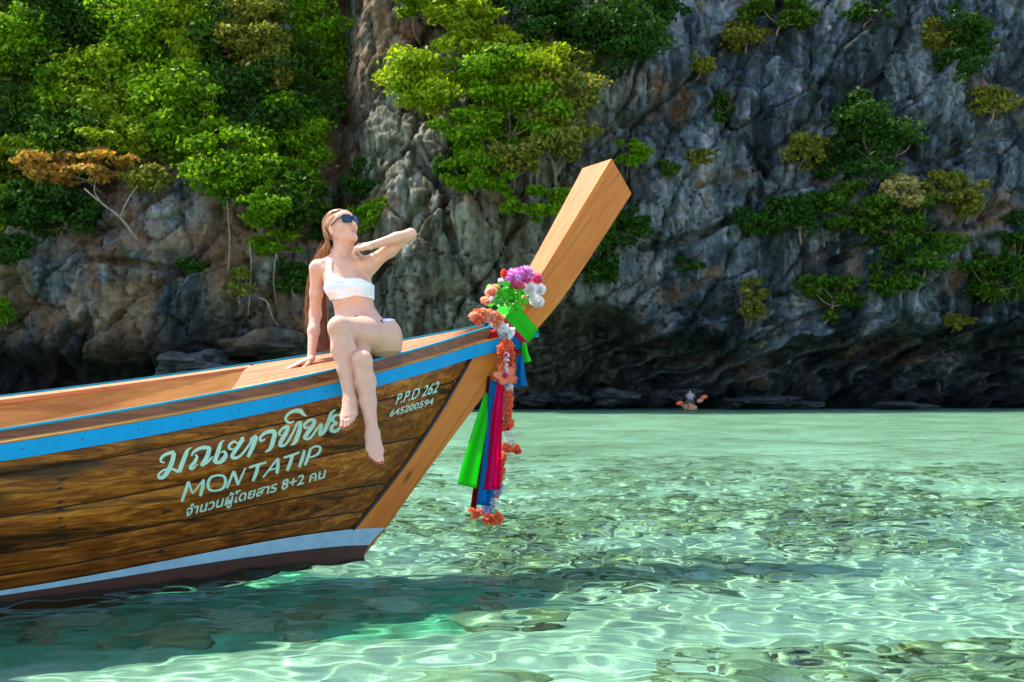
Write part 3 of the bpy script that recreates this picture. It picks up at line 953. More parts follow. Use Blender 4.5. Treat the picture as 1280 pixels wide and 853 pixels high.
# ---------------- strakes, starboard then port
SEAMS = [0.0, 0.115, 0.42, 0.70, 0.88, 1.0]
LIFT = lambda u: zF(u) - zG(u)                    # how much higher the far side rides: the boat lists towards the viewer
def strake(t0, t1, side):
    nu, ng = 60, 6
    s = np.linspace(0, 1, nu)[:, None]
    tt = np.linspace(t0 + .006, t1 - .006, ng)[None, :]
    u = U_AFT + (u_rab(tt) - .005 - U_AFT) * s ** .8
    t = np.broadcast_to(tt, u.shape)
    uu, l, z = hull_pt(u, t, 0)
    e = np.array([.006, 0, -.001, -.001, 0, .006])[None, :]
    lo = l - e
    li = l - .024
    if side < 0:
        z = z + LIFT(u) * 1.0
        lo, li = -lo, -li
    out = b2l(u, lo, z)
    inn = b2l(u, li, z)
    v = np.concatenate([out.reshape(-1, 3), inn.reshape(-1, 3)])
    N = nu * ng
    f = grid_faces(nu, ng).tolist() + (grid_faces(nu, ng, flip=True) + N).tolist()
    i = np.arange(N).reshape(nu, ng)
    for a in (0, ng - 1):
        for k in range(nu - 1):
            f.append((i[k, a], i[k + 1, a], i[k + 1, a] + N, i[k, a] + N))
    for a in (0, nu - 1):
        for k in range(ng - 1):
            f.append((i[a, k], i[a, k + 1], i[a, k + 1] + N, i[a, k] + N))
    me = mesh('hull_plank', v, f)
    bm = bmesh.new(); bm.from_mesh(me)
    bmesh.ops.recalc_face_normals(bm, faces=bm.faces)
    bm.to_mesh(me); bm.free()
    link('hull_plank', me, W_HULL, boat)
for t0, t1 in zip(SEAMS[:-1], SEAMS[1:]):
    strake(t0, t1, 1)
    strake(t0, t1, -1)

# caulked shell behind the planking, carried down to the keel
def shell(side, name, mat, tlist, off, below=False):
    nu = 60
    s = np.linspace(0, 1, nu)[:, None]
    rows = []
    for t in tlist:
        u = U_AFT + (u_rab(min(t, 1.0)) - U_AFT) * s[:, 0] ** .8
        _, l, z = hull_pt(u, np.full(nu, t))
        l = l + off
        if side < 0:
            z = z + LIFT(u); l = -l
        rows.append(b2l(u, l, z))
    if below:
        u = U_AFT + (u_rab(1.0) - U_AFT) * s[:, 0] ** .8
        _, l, z = hull_pt(u, np.full(nu, 1.0))
        for kl, kz in ((.93, -.09), (.75, -.20), (.35, -.30), (.0, -.33)):
            zz = zR2(u) * (1 + kz * 0) + kz
            rows.append(b2l(u, side * (l * kl + off), zz + (LIFT(u) * (kl if side < 0 else 0))))
    P = np.stack(rows, 1)
    return build(name, P.reshape(-1, 3), grid_faces(nu, len(rows), flip=(side < 0)), mat, boat, True)
shell(1, 'hull_shell', PITCH_, [0, .2, .4, .6, .8, 1.0], -.012)
shell(-1, 'hull_shell', PITCH_, [0, .2, .4, .6, .8, 1.0], -.012)

def belly(side):
    """painted bottom from the pale band down under water"""
    nu = 60
    s = np.linspace(0, 1, nu)
    ue = pick(455, 690, HT)[0]
    u = U_AFT + (ue - U_AFT) * s ** .8
    l0 = np.maximum(half(u, 1.0) - .004, HT + .004)
    rows = []
    z0 = zR2(u) - .002
    for kl, dz in ((1.0, 0), (.99, -.04), (.97, -.10), (.92, -.19), (.80, -.31), (.55, -.44), (.0, -.52)):
        up = np.interp(u, [-1.0, -.1], [1.0, .55])
        l = np.maximum(l0 * kl, HT + .003) if kl > 0 else l0 * 0
        z = z0 + dz * up
        if side < 0:
            z = z + LIFT(u) * kl
        rows.append(b2l(u, side * l, z))
    P = np.stack(rows, 1)
    build('hull_bottom', P.reshape(-1, 3), grid_faces(nu, len(rows), flip=(side < 0)), REDB, boat, True)
belly(1); belly(-1)

# painted pale band: over the planking and across the stem
def band():
    nu = 70
    s = np.linspace(0, 1, nu)
    ut, ub = pick(481, 659.5, HT)[0], pick(460.5, 681.5, HT)[0]
    ng = 5
    P = []
    for k in range(ng):
        q = k / (ng - 1)
        u = U_AFT + ((ut + (ub - ut) * q) - U_AFT) * s ** .8
        zt = np.where(u > u_low - .02, np.interp(u, [u_low - .02, ut], [float(zR2(u_low - .02)), pick(481, 659.5, HT)[1]]), zR2(u))
        ul2 = pick(452, 681.5, HT)[0]
        zb = np.where(u > ul2, pick(460, 681.5, HT)[1], zR3(np.minimum(u, ul2)))
        zt, zb = np.maximum(zt, zb + .012), zb
        z = zt + (zb - zt) * q
        l = np.maximum(half(u, 1.0) - .002 * q, HT) + .0055
        P.append(b2l(u, l, z))
    P = np.stack(P, 1)
    build('waterline_band', P.reshape(-1, 3), grid_faces(nu, ng), PALE, boat, True)
band()

# ---------------- blue rubbing rail, ledge and washboard
def rail_u(uend): return lambda s: U_AFT + (uend - U_AFT) * s ** .8
u_rail_end = pick(626, 430, HT + .03)[0]
def rail_board(side):
    sg = 1 if side > 0 else -1
    lift = (lambda u: 0 * u) if side > 0 else LIFT
    fns = [lambda u: (sg * (half(u, 0) + .030), zT(u) + lift(u)), lambda u: (sg * (half(u, 0) + .028), zR1(u) - .004 + lift(u)),
           lambda u: (sg * (half(u, 0) - .006), zR1(u) - .004 + lift(u)), lambda u: (sg * (half(u, 0) - .006), zT(u) - .001 + lift(u))]
    strip('blue_rail', BLUE, rail_u(u_rail_end if side > 0 else u_rail_end - .02), Section(fns), nu=60)
    fns = [lambda u: (sg * (half(u, 0) + .027), zT(u) + .0095 + lift(u)), lambda u: (sg * (half(u, 0) + .027), zT(u) + .0015 + lift(u)),
           lambda u: (sg * (half(u, 0) - .02), zT(u) + .0015 + lift(u)), lambda u: (sg * (half(u, 0) - .02), zT(u) + .022 + lift(u))]
    strip('rail_ledge', W_IN, rail_u(u_rail_end - .01), Section(fns), nu=60)
    fns = [lambda u: (sg * (half(u, 0) - .010), zG(u) + lift(u) - .004), lambda u: (sg * (half(u, 0) - .002), zT(u) + .011 + lift(u)),
           lambda u: (sg * (half(u, 0) - .022), zT(u) + .011 + lift(u)), lambda u: (sg * (half(u, 0) - .030), zG(u) + lift(u) - .004)]
    strip('washboard', W_WASH, rail_u(u_rail_end - .05), Section(fns), nu=60)
    fns = [lambda u: (sg * (half(u, 0) - .006), zG(u) + lift(u) + .006), lambda u: (sg * (half(u, 0) - .005), zG(u) + lift(u) - .0035),
           lambda u: (sg * (half(u, 0) - .034), zG(u) + lift(u) - .0035), lambda u: (sg * (half(u, 0) - .034), zG(u) + lift(u) + .006)]
    strip('teal_trim', TEAL, rail_u(u_rail_end - .05), Section(fns), nu=60)
rail_board(1)
rail_board(-1)

# ---------------- deck and cockpit
def width_pt(u, w, dz=0.0):
    """across the deck: w = +1 starboard washboard, -1 port; the deck crowns a little"""
    lim = half(u, 0) - .036
    z = zG(u) + LIFT(u) * (1 - w) / 2
    return w * lim, z + dz + .012 * (1 - w * w)
u_deck = pick(286, 489, .50)[0]
u_deck_end = pick(612, 414, 0.06)[0]
edges = np.linspace(-1, 1, 9)
SKEW = .42
for k in range(8):
    a, b = edges[k] + .006, edges[k + 1] - .006
    nu = 30
    sv = np.linspace(0, 1, nu)
    rows = []
    for w, dz in ((a, -.006), ((a + b) / 2, -.004), (b, -.006), (b, -.03), (a, -.03)):
        u0 = u_deck + SKEW * (1 - w) / 2 + .012 * math.sin(3 * w) 
        u = u0 + (u_deck_end - u0) * sv
        l, z = width_pt(u, w, dz)
        rows.append(b2l(u, l, z))
    P = np.stack(rows, 1)
    f = grid_faces(nu, 5, wrap=True).tolist() + [list(range(5))[::-1], [(nu - 1) * 5 + q for q in range(5)]]
    me = mesh('deck_board', P.reshape(-1, 3), f)
    bm = bmesh.new(); bm.from_mesh(me); bmesh.ops.recalc_face_normals(bm, faces=bm.faces); bm.to_mesh(me); bm.free()
    link('deck_board', me, W_DECK, boat)
# beam under the aft edge of the deck
fns = [lambda u: width_pt(u, .99, -.032), lambda u: width_pt(u, -.99, -.032), lambda u: width_pt(u, -.99, -.10), lambda u: width_pt(u, .99, -.10)]
strip('deck_beam', W_WASH, lambda s: u_deck + .46 + .05 * s, Section(fns), nu=3)
# bulkhead below the deck, painted
fns = [lambda u: width_pt(u, .96, -.04), lambda u: width_pt(u, -.96, -.04), lambda u: (-.5 * half(u, 1), zR2(u) + .1), lambda u: (.5 * half(u, 1), zR2(u) + .1)]
strip('bulkhead', PALE, lambda s: u_deck + .56 + .02 * s, Section(fns), nu=3)
# side deck along the rails of the open part and the pale lining boards inside
for sg in (-1, 1):
    fns = [lambda u: width_pt(u, sg * 1.0, -.004), lambda u: width_pt(u, sg * .86, -.012), lambda u: width_pt(u, sg * .86, -.034), lambda u: width_pt(u, sg * 1.0, -.03)]
    strip('side_deck', W_DECK, lambda s: U_AFT + (u_deck + (SKEW * .92 if sg < 0 else 0) - .004 - U_AFT) * s ** .8, Section(fns), nu=40)
    for a, b in ((.035, .185), (.190, .34), (.345, .49)):
        def lin(u, d, o):
            l, z = width_pt(u, sg * 1.0, 0)
            k = (sg * (half(u, 0) - .05 - o) - sg * .66 * d)
            return k, z - d
        fns = [lambda u: lin(u, a, .035), lambda u: lin(u, b, .035), lambda u: lin(u, b, .010), lambda u: lin(u, a, .010)]
        strip('lining_board', W_IN, lambda s: U_AFT + (u_deck + .55 - U_AFT) * s ** .8, Section(fns), nu=40)
for k in range(5):
    a = -.30 + .12 * k
    fns = [lambda u: (a * half(u, 1) / .5, zR2(u) + .10), lambda u: ((a + .113) * half(u, 1) / .5, zR2(u) + .10), lambda u: ((a + .113) * half(u, 1) / .5, zR2(u) + .08), lambda u: (a * half(u, 1) / .5, zR2(u) + .08)]
    strip('floor_board', W_IN, lambda s: U_AFT + .2 + (u_deck + .2 - U_AFT - .2) * s, Section(fns), nu=20)
# transom closing the far end
fns = [lambda u: width_pt(u, 1.0, 0), lambda u: width_pt(u, -1.0, 0), lambda u: (-.8 * half(u, 1), zR2(u) + 0), lambda u: (0 * u, zR2(u) - .3), lambda u: (.8 * half(u, 1), zR2(u))]
strip('transom', W_WASH, lambda s: U_AFT - .02 + .04 * s, Section(fns), nu=3)

# ---------------- stem post rising into the prow
STEM = [  # aft edge, front edge (as seen), half thickness aft, half thickness front
    ((425, 684), (454, 697), .048, .040), ((440, 660), (483, 660), .048, .042), ((478, 605), (522, 606), .048, .042), ((516, 550), (562, 552), .048, .042), ((552, 498), (601, 500), .048, .044),
    ((582, 453), (621, 475), .050, .048), ((612, 424), (640, 450), .062, .056), ((641, 387), (667, 417), .085, .072),
    ((674, 347), (700, 378), .105, .09), ((720, 272), (747, 309), .128, .11), ((765, 198), (790, 242), .160, .135)]
st_n = []
for (pa, pf, ta, tf) in STEM:
    ua, za = pick(*pa, ta)
    uf, zf = pick(*pf, tf)
    st_n.append((ua, za, uf, zf, ta, tf))
st_n = catmull(np.array(st_n), 5)
def stem_ring(q, off=0.0):
    """section of the stem at q in 0..1: aft starboard, front starboard, front port, aft port"""
    i = np.clip(q * (len(st_n) - 1), 0, len(st_n) - 1.0001)
    k = int(i)
    ua, za, uf, zf, ta, tf = st_n[k] + (st_n[min(k + 1, len(st_n) - 1)] - st_n[k]) * (i - k)
    e = np.array([uf - ua, zf - za]); e /= np.linalg.norm(e)
    ua, za = ua - e[0] * off, za - e[1] * off
    uf, zf = uf + e[0] * off, zf + e[1] * off
    return np.array([[ua, -(ta + off), za], [uf, -(tf + off), zf], [uf, tf + off, zf], [ua, ta + off, za]])
def stem_of(px, py):
    """q of the section nearest to a sight point"""
    best = None
    for q in np.linspace(0, 1, 400):
        r = stem_ring(q)
        c = (r[0] + r[1]) / 2
        w = b2w(c[0], -c[1], c[2]) - EYE
        zc = w[1] * math.cos(PITCH) + w[2] * math.sin(PITCH)
        yc = -w[1] * math.sin(PITCH) + w[2] * math.cos(PITCH)
        d = math.hypot(640 + FOC * w[0] / zc - px, 426.5 - FOC * yc / zc - py)
        if best is None or d < best[0]:
            best = (d, q)
    return best[1]
R = np.stack([stem_ring(q) for q in np.linspace(0, 1, len(st_n))])
bm = bmesh.new()
vv = [[bm.verts.new(p) for p in r] for r in R]
for a, b in zip(vv[:-1], vv[1:]):
    for k in range(4):
        bm.faces.new((a[k], a[(k + 1) % 4], b[(k + 1) % 4], b[k]))
bm.faces.new(vv[0][::-1]); bm.faces.new(vv[-1])
bmesh.ops.recalc_face_normals(bm, faces=bm.faces)
long_e = [e for e in bm.edges if abs((e.verts[0].co - e.verts[1].co).normalized().y) < .9 and len(e.link_faces) == 2 and e.calc_face_angle(0) > .6]
bmesh.ops.bevel(bm, geom=long_e + [e for e in bm.edges if any(v in vv[-1] for v in e.verts) and e.calc_face_angle(0) > .6 and e not in long_e], offset=.004, segments=2, affect='EDGES')
me = bpy.data.meshes.new('stem_post')
bm.to_mesh(me); bm.free()
link('stem_post', me, W_STEM, boat)
# black caulking line where the planks meet the stem
s = Soup()
pts = []
for t in np.linspace(-.02, 1.0, 14):
    u = u_rab(t)
    pts.append(b2l(u + .002, HT + .006, float(zR1(u) + (zR2(u) - zR1(u)) * t)))
s.tube(np.array(pts), .011, 6)
s.build('caulking_seam', PITCH_, boat, True)
# paint on the stem foot, keel
kz = pick(454, 697, HT)
s = Soup()
kp = [b2l(U_AFT, 0, zR2(U_AFT) - .52), b2l(-1.5, 0, -.46), b2l(-.6, 0, -.32), b2l(kz[0] - .02, 0, kz[1] - .005)]
s.tube(catmull(kp, 8), .045, 8)
s.build('keel', REDB, boat, True)
def stem_paint(name, mat, top_pts, bot_pts):
    v = []
    for (px, py) in top_pts + bot_pts:
        u, z = pick(px, py, HT)
        v.append(b2l(u, HT + .0035, z))
    n = len(top_pts)
    build(name, np.array(v), [tuple(range(n)) + tuple(range(2 * n - 1, n - 1, -1))], mat, boat)
stem_paint('stem_foot_paint', REDB, [(424, 681.8), (461, 681.5)], [(424, 706), (447, 706)])
# nails along the blue rail
s = Soup()
s.ball((0, 0, 0), (.0042, .002, .0042), 8, 5)
nail = s.build('nail_head', STEEL, boat, True)
for i, u in enumerate(np.arange(-1.8, .8, .23)):
    o = nail if i == 0 else link('nail_head', nail.data, None, boat)
    o.location = b2l(u, half(u, 0) + .0295, zT(u) * .5 + zR1(u) * .5)
# black stains round the bolts through a frame
BOLT = plain('black_bolt_stain', (.012, .009, .006), .7, .3, 60)
for px, py, r in ((78, 575 + 24, .019), (74, 586 + 25, .014), (76, 628, .013), (75, 637, .015), (76, 648, .010), (78, 659, .014), (80, 672, .020), (79, 681, .012), (205, 598, .014), (208, 640, .018), (200, 690, .016)):
    n_ = 18
    ring = []
    for k in range(n_):
        a = 2 * math.pi * k / n_
        rr = r * 235 * (1 + .30 * math.sin(3 * a + px) + .18 * math.sin(5 * a + py))
        ring.append((px + 1.5 * rr * math.cos(a), py + .55 * rr * math.sin(a) - .28 * rr * math.cos(a)))
    s_pts = [(px, py)] + ring
    STAINS = globals().setdefault('STAIN_PTS', [])
    STAINS.append(s_pts)

# ---------------- lettering painted on the planks
INK = plain('pale_mint_lettering_paint', (.46, .70, .60), .5, .08, 40)
def on_hull(px, py, off=.0035):
    u, l = -.8, .3
    for _ in range(25):
        u, z = pick(px, py, l)
        t = (z - float(zR1(u))) / (float(zR2(u)) - float(zR1(u)))
        l = float(half(u, np.clip(t, 0, 1))) + off
    return b2l(u, l, z)
for s_pts in STAIN_PTS:
    v = np.array([on_hull(a, b, .0012) for a, b in s_pts])
    build('bolt_stain', v, [(0, k, k % (len(v) - 1) + 1) for k in range(1, len(v))], BOLT, boat)
def ribbon(strokes, zoom, org, name):
    s = Soup()
    for st in strokes:
        p = np.array([(a / zoom + org[0], b / zoom + org[1], w / zoom) for a, b, w in st])
        p = catmull(p, 6)
        # a flat brush: broad on the downstroke
        d = np.gradient(p[:, :2], axis=0)
        d /= np.linalg.norm(d, axis=1)[:, None] + 1e-9
        nrm = np.stack([-d[:, 1], d[:, 0]], 1)
        L = [on_hull(*(q[:2] + n * q[2] / 2)) for q, n in zip(p, nrm)]
        Rr = [on_hull(*(q[:2] - n * q[2] / 2)) for q, n in zip(p, nrm)]
        s.add(np.stack([L, Rr], 1).reshape(-1, 3), grid_faces(len(p), 2).tolist())
    o = s.build(name, INK, boat)
    return o
TH1 = [  # the name in looped brush letters
    [[(128, 436, 8), (104, 428, 14), (112, 400, 18), (150, 378, 20), (188, 372, 22)], [(184, 374, 26), (176, 420, 28), (152, 480, 28), (122, 522, 26), (92, 528, 18), (92, 506, 14), (122, 482, 12), (168, 474, 14), (214, 492, 20)], [(216, 494, 26), (236, 440, 28), (256, 388, 26), (268, 360, 18), (292, 342, 6)]],
    [[(292, 396, 8), (306, 370, 16), (350, 346, 22), (396, 344, 22), (408, 356, 18)], [(312, 388, 8), (326, 398, 16), (312, 432, 22), (284, 466, 20), (300, 474, 12), (330, 444, 6)], [(402, 352, 26), (388, 400, 28), (352, 456, 24)], [(352, 456, 16), (390, 432, 16), (424, 398, 10)], [(494, 298, 6), (472, 318, 20), (456, 370, 28), (432, 436, 24)], [(432, 436, 16), (472, 430, 26), (502, 394, 26), (494, 366, 14), (474, 376, 8)]],
    [[(552, 352, 8), (526, 350, 16), (528, 324, 16), (556, 306, 14), (580, 316, 10), (604, 284, 14), (616, 290, 14)], [(612, 292, 20), (584, 330, 24), (544, 390, 24), (552, 408, 18), (592, 394, 16), (640, 336, 14), (668, 286, 14)], [(650, 292, 8), (692, 268, 18)], [(692, 270, 24), (672, 330, 28), (640, 402, 20)]],
    [[(748, 292, 8), (718, 302, 16), (716, 280, 16), (744, 254, 20), (786, 242, 26), (804, 256, 28), (794, 302, 28), (776, 350, 22), (744, 372, 6)]],
    [[(846, 268, 8), (830, 258, 14), (852, 226, 16), (884, 214, 22), (876, 248, 26), (842, 308, 26), (838, 332, 18), (872, 322, 16), (912, 260, 14), (944, 196, 16), (964, 194, 20), (954, 244, 28), (930, 308, 24), (904, 328, 8)]],
    [[(926, 180, 8), (896, 190, 14), (872, 172, 16), (882, 142, 16), (922, 118, 20), (960, 118, 28), (984, 140, 18), (1004, 150, 4)]],
    [[(1014, 214, 8), (992, 224, 14), (988, 200, 16), (1018, 176, 18), (1048, 176, 22), (1040, 206, 26), (1000, 262, 26), (988, 286, 18), (1022, 284, 16), (1070, 222, 14), (1092, 198, 14), (1086, 234, 20), (1080, 262, 18), (1104, 250, 22), (1134, 190, 26), (1152, 132, 20), (1180, 110, 6)]],
    [[(1212, 142, 8), (1176, 146, 18), (1160, 176, 20), (1188, 192, 14), (1162, 206, 18), (1152, 236, 22), (1184, 240, 20), (1224, 196, 18), (1246, 130, 22), (1262, 96, 8)]],
    [[(1236, 62, 6), (1252, 50, 12), (1262, 64, 10), (1248, 72, 8), (1268, 44, 10), (1290, 28, 5)]]]
for gl in TH1:
    ribbon(gl, 1280 / 260.0, (180, 490), 'lettering')

def text_line(body, quad, bold=.0, spacing=1.0):
    """flat letters laid on the planks between four sight points (bottom left, bottom right, top left, top right)"""
    cu = bpy.data.curves.new('lettering', 'FONT')
    cu.body = body
    cu.size = 1.0
    cu.offset = bold
    cu.space_character = spacing
    cu.resolution_u = 4
    tmp = bpy.data.objects.new('lettering_source', cu)
    COL.objects.link(tmp)
    dg = bpy.context.evaluated_depsgraph_get()
    me = bpy.data.meshes.new_from_object(tmp.evaluated_get(dg))
    bpy.data.objects.remove(tmp)
    co = np.array([v.co[:] for v in me.vertices])
    x0, x1 = co[:, 0].min(), co[:, 0].max()
    h = 0.70
    bl, brr, tl, trr = [np.array(q, float) for q in quad]
    for v, c in zip(me.vertices, co):
        a, b = (c[0] - x0) / (x1 - x0), c[1] / h
        p = (bl * (1 - a) + brr * a) * (1 - b) + (tl * (1 - a) + trr * a) * b
        v.co = on_hull(*p)
    me.name = 'lettering'
    o = link('lettering', me, INK, boat)
    return o
LATIN = [
    [[(232, 676, 16), (254, 612, 20), (274, 553, 18)], [(275, 552, 14), (286, 590, 14), (298, 626, 9)], [(298, 626, 9), (332, 584, 10), (366, 540, 10)], [(367, 539, 18), (360, 588, 22), (346, 642, 18)]],
    [[(452, 513, 12), (412, 528, 16), (394, 566, 20), (404, 602, 16), (446, 608, 12), (486, 592, 16), (502, 552, 20), (490, 520, 16), (448, 513, 12)]],
    [[(510, 594, 12), (530, 542, 16), (552, 488, 14)], [(552, 488, 18), (566, 530, 20), (580, 574, 16)], [(578, 574, 10), (600, 522, 12), (624, 468, 10)]],
    [[(646, 466, 14), (700, 449, 15), (754, 434, 12)], [(704, 450, 20), (690, 500, 22), (670, 550, 18)]],
    [[(732, 528, 10), (778, 468, 12), (824, 408, 12)], [(824, 410, 18), (824, 456, 22), (818, 504, 18)], [(770, 484, 9), (794, 476, 10), (820, 470, 9)]],
    [[(860, 406, 14), (910, 390, 15), (958, 372, 12)], [(914, 390, 20), (900, 438, 22), (880, 486, 18)]],
    [[(988, 360, 18), (974, 412, 22), (954, 464, 18)]],
    [[(1024, 350, 16), (1010, 400, 20), (990, 452, 16)], [(1022, 352, 12), (1058, 335, 14), (1084, 344, 16), (1076, 376, 16), (1042, 398, 12), (1008, 404, 10)]]]
for gl in LATIN:
    ribbon(gl, 1280 / 260.0, (180, 490), 'lettering')
text_line('จำนวนผู้โดยสาร 8+2 คน', [(231, 646), (406, 597.5), (234, 633.5), (408, 585)], .02)
text_line('P.P.D 262', [(494, 506), (546, 490.5), (498, 492.5), (551, 476)], .012)
text_line('645200594', [(486.5, 521.5), (541, 505.3), (489, 513), (543, 497)], .015)
# ================================================================ the woman on the gunwale
def deck_hit(px, py, dz=-.005):
    best = None
    for l in np.linspace(-.5, .6, 221):
        u, z = pick(px, py, l)
        w = l / max(float(half(u, 0)) - .036, .02)
        if abs(w) > 1.05:
            continue
        e = abs(float(width_pt(u, w, dz)[1]) - z)
        if best is None or e < best[0]:
            best = (e, u, l, z)
    return b2w(best[1], best[2], best[3])

HS = 0.004
G0 = np.array([-1.24, 4.70, 0.42]); G1 = np.array([-0.46, 5.66, 1.90])
GN = np.ceil((G1 - G0) / HS).astype(int)
AX = [(G0[i] + HS * np.arange(GN[i])).astype(np.float32) for i in range(3)]
BIG = 0.25
def field(): return np.full(tuple(GN), BIG, np.float32)
def window(lo, hi, m):
    a = np.clip(np.floor((np.asarray(lo) - m - G0) / HS).astype(int), 0, GN - 1)
    b = np.clip(np.ceil((np.asarray(hi) + m - G0) / HS).astype(int) + 1, 1, GN)
    return tuple(slice(int(x), int(y)) for x, y in zip(a, b))
def coords(w):
    return AX[0][w[0]][:, None, None], AX[1][w[1]][None, :, None], AX[2][w[2]][None, None, :]
def smin(a, b, k):
    if k <= 0:
        return np.minimum(a, b)
    h = np.clip(.5 + .5 * (b - a) / k, 0, 1)
    return b + (a - b) * h - k * h * (1 - h)
def cone(F, a, b, ra, rb, k=.02):
    a, b = np.asarray(a, float), np.asarray(b, float)
    m = max(ra, rb) + .05
    w = window(np.minimum(a, b), np.maximum(a, b), m)
    X, Y, Z = coords(w)
    ab = (b - a); L2 = max(float(ab.dot(ab)), 1e-9)
    t = np.clip(((X - a[0]) * ab[0] + (Y - a[1]) * ab[1] + (Z - a[2]) * ab[2]) / L2, 0, 1).astype(np.float32)
    d = np.sqrt((X - a[0] - t * ab[0]) ** 2 + (Y - a[1] - t * ab[1]) ** 2 + (Z - a[2] - t * ab[2]) ** 2) - (ra + (rb - ra) * t)
    F[w] = smin(F[w], d.astype(np.float32), k)
def chain(F, pts, rad, k=.012):
    for i in range(len(pts) - 1):
        cone(F, pts[i], pts[i + 1], rad[i], rad[i + 1], k)
def ell(F, c, r, M=np.eye(3), k=.02, cut=False):
    """ellipsoid with axes M (columns); cut=True carves it out"""
    c, r = np.asarray(c, float), np.asarray(r, float)
    w = window(c, c, max(r) + .05)
    X, Y, Z = coords(w)
    q = [((X - c[0]) * M[0, i] + (Y - c[1]) * M[1, i] + (Z - c[2]) * M[2, i]) / r[i] for i in range(3)]
    k0 = np.sqrt(q[0] ** 2 + q[1] ** 2 + q[2] ** 2)
    k1 = np.sqrt((q[0] / r[0]) ** 2 + (q[1] / r[1]) ** 2 + (q[2] / r[2]) ** 2) + 1e-6
    d = (k0 * (k0 - 1) / k1).astype(np.float32)
    F[w] = -smin(-F[w], d, k) if cut else smin(F[w], d, k)
def nrm(v):
    v = np.asarray(v, float)
    return v / np.linalg.norm(v)

def nets(F, h, org):
    """surface of the zero level as a quad mesh"""
    I = F < 0
    n = np.array(F.shape)
    cor = [(a, b, c) for a in (0, 1) for b in (0, 1) for c in (0, 1)]
    def sh(A, o): return A[o[0]:n[0] - 1 + o[0], o[1]:n[1] - 1 + o[1], o[2]:n[2] - 1 + o[2]]
    cnt = np.zeros(tuple(n - 1), np.int8)
    for o in cor:
        cnt += sh(I, o)
    act = (cnt > 0) & (cnt < 8)
    idx = np.argwhere(act)
    val = np.stack([F[idx[:, 0] + o[0], idx[:, 1] + o[1], idx[:, 2] + o[2]] for o in cor], 1)
    acc = np.zeros((len(idx), 3)); num = np.zeros(len(idx))
    ca = np.array(cor, float)
    for i in range(8):
        for j in range(i + 1, 8):
            if np.abs(ca[i] - ca[j]).sum() == 1:
                s = (val[:, i] < 0) != (val[:, j] < 0)
                t = np.where(s, val[:, i] / np.where(s, val[:, i] - val[:, j], 1), 0)
                acc += np.where(s[:, None], ca[i] + t[:, None] * (ca[j] - ca[i]), 0)
                num += s
    V = (idx + acc / num[:, None]) * h + org
    vid = np.full(tuple(n - 1), -1, np.int32)
    vid[act] = np.arange(len(idx))
    faces = []
    for ax in range(3):
        o = [1, 1, 1]; o[ax] = 0
        a = [slice(1, -1)] * 3; b = [slice(1, -1)] * 3
        a[ax] = slice(0, -1); b[ax] = slice(1, None)
        A, B = I[tuple(a)], I[tuple(b)]
        e = np.argwhere(A != B)
        up = A[tuple(e.T)]
        p = e + np.array(o)
        u, v = [(1, 2), (2, 0), (0, 1)][ax]
        du = np.zeros(3, int); du[u] = 1
        dv = np.zeros(3, int); dv[v] = 1
        q = np.stack([vid[tuple((p - du - dv).T)], vid[tuple((p - dv).T)], vid[tuple(p.T)], vid[tuple((p - du).T)]], 1)
        q = np.where(up[:, None], q, q[:, ::-1])
        faces.append(q[(q >= 0).all(1)])
    return V, np.vstack(faces)

def relax(V, F, it=3, lam=.5):
    V = V.copy()
    e = np.vstack([F[:, [0, 1]], F[:, [1, 2]], F[:, [2, 3]], F[:, [3, 0]]])
    e = np.vstack([e, e[:, ::-1]])
    deg = np.bincount(e[:, 0], minlength=len(V)).astype(float)
    for k in range(2 * it):
        s = np.stack([np.bincount(e[:, 0], V[e[:, 1], c], len(V)) for c in range(3)], 1) / np.maximum(deg, 1)[:, None]
        V += (lam if k % 2 == 0 else -lam * 1.04) * (s - V)
    return V

# ---------------- pose (sight point, distance)
J = at
sh_r, el_r = J(397, 335, 5.43), J(394, 393, 5.49)
hand_r = deck_hit(384, 455)
wr_r = hand_r + np.array([.022, .0, .035])
sh_l, el_l, wr_l = J(461, 331, 5.36), J(513, 293, 5.30), J(463, 307.5, 5.245)
hip_l, kn_l, an_l = J(476, 424, 5.29), J(424, 410, 4.985), J(437.5, 500, 4.93)
hip_r, kn_r, an_r = J(440, 424, 5.31), J(452, 451, 4.95), J(465.5, 541, 4.90)
toe_l, toe_r = J(432, 531, 4.80), J(471.5, 577, 4.78)

torso, legl, legr, fore = field(), field(), field(), field()
# trunk as a stack of flattened rings along the spine
SP = [  # sight x, y, distance, half width, half depth
    (429, 327, 5.40, .075, .060), (430.5, 336, 5.40, .116, .078), (433, 346, 5.395, .130, .092), (436, 358, 5.385, .131, .096), (439, 371, 5.375, .117, .086),
    (442.5, 383, 5.365, .109, .077), (446.5, 394, 5.350, .121, .083), (451, 404, 5.335, .146, .096), (457, 416, 5.320, .162, .110), (461, 428, 5.320, .168, .115), (462, 438, 5.325, .155, .105)]
C = np.array([J(a, b, c) for a, b, c, _, _ in SP]); AB = np.array([[a, b] for _, _, _, a, b in SP])
w = window(C.min(0) - .17, C.max(0) + .17, 0)
X, Y, Z = coords(w)
zz = C[::-1, 2]
def along(col): return np.interp(Z[0, 0], zz, col[::-1])[None, None, :]
cx_, cy_, aa, bb = along(C[:, 0]), along(C[:, 1]), along(AB[:, 0]), along(AB[:, 1])
tw = math.radians(-8)                                # the trunk is turned a little
dx, dy = (X - cx_) * math.cos(tw) + (Y - cy_) * math.sin(tw), -(X - cx_) * math.sin(tw) + (Y - cy_) * math.cos(tw)
rad = ((np.abs(dx) / aa) ** 2.25 + (np.abs(dy) / bb) ** 2.25) ** (1 / 2.25)
d = (rad - 1) * np.minimum(aa, bb) * .92
capd = np.maximum(Z - (C[0, 2] + .004), C[-1, 2] - Z)
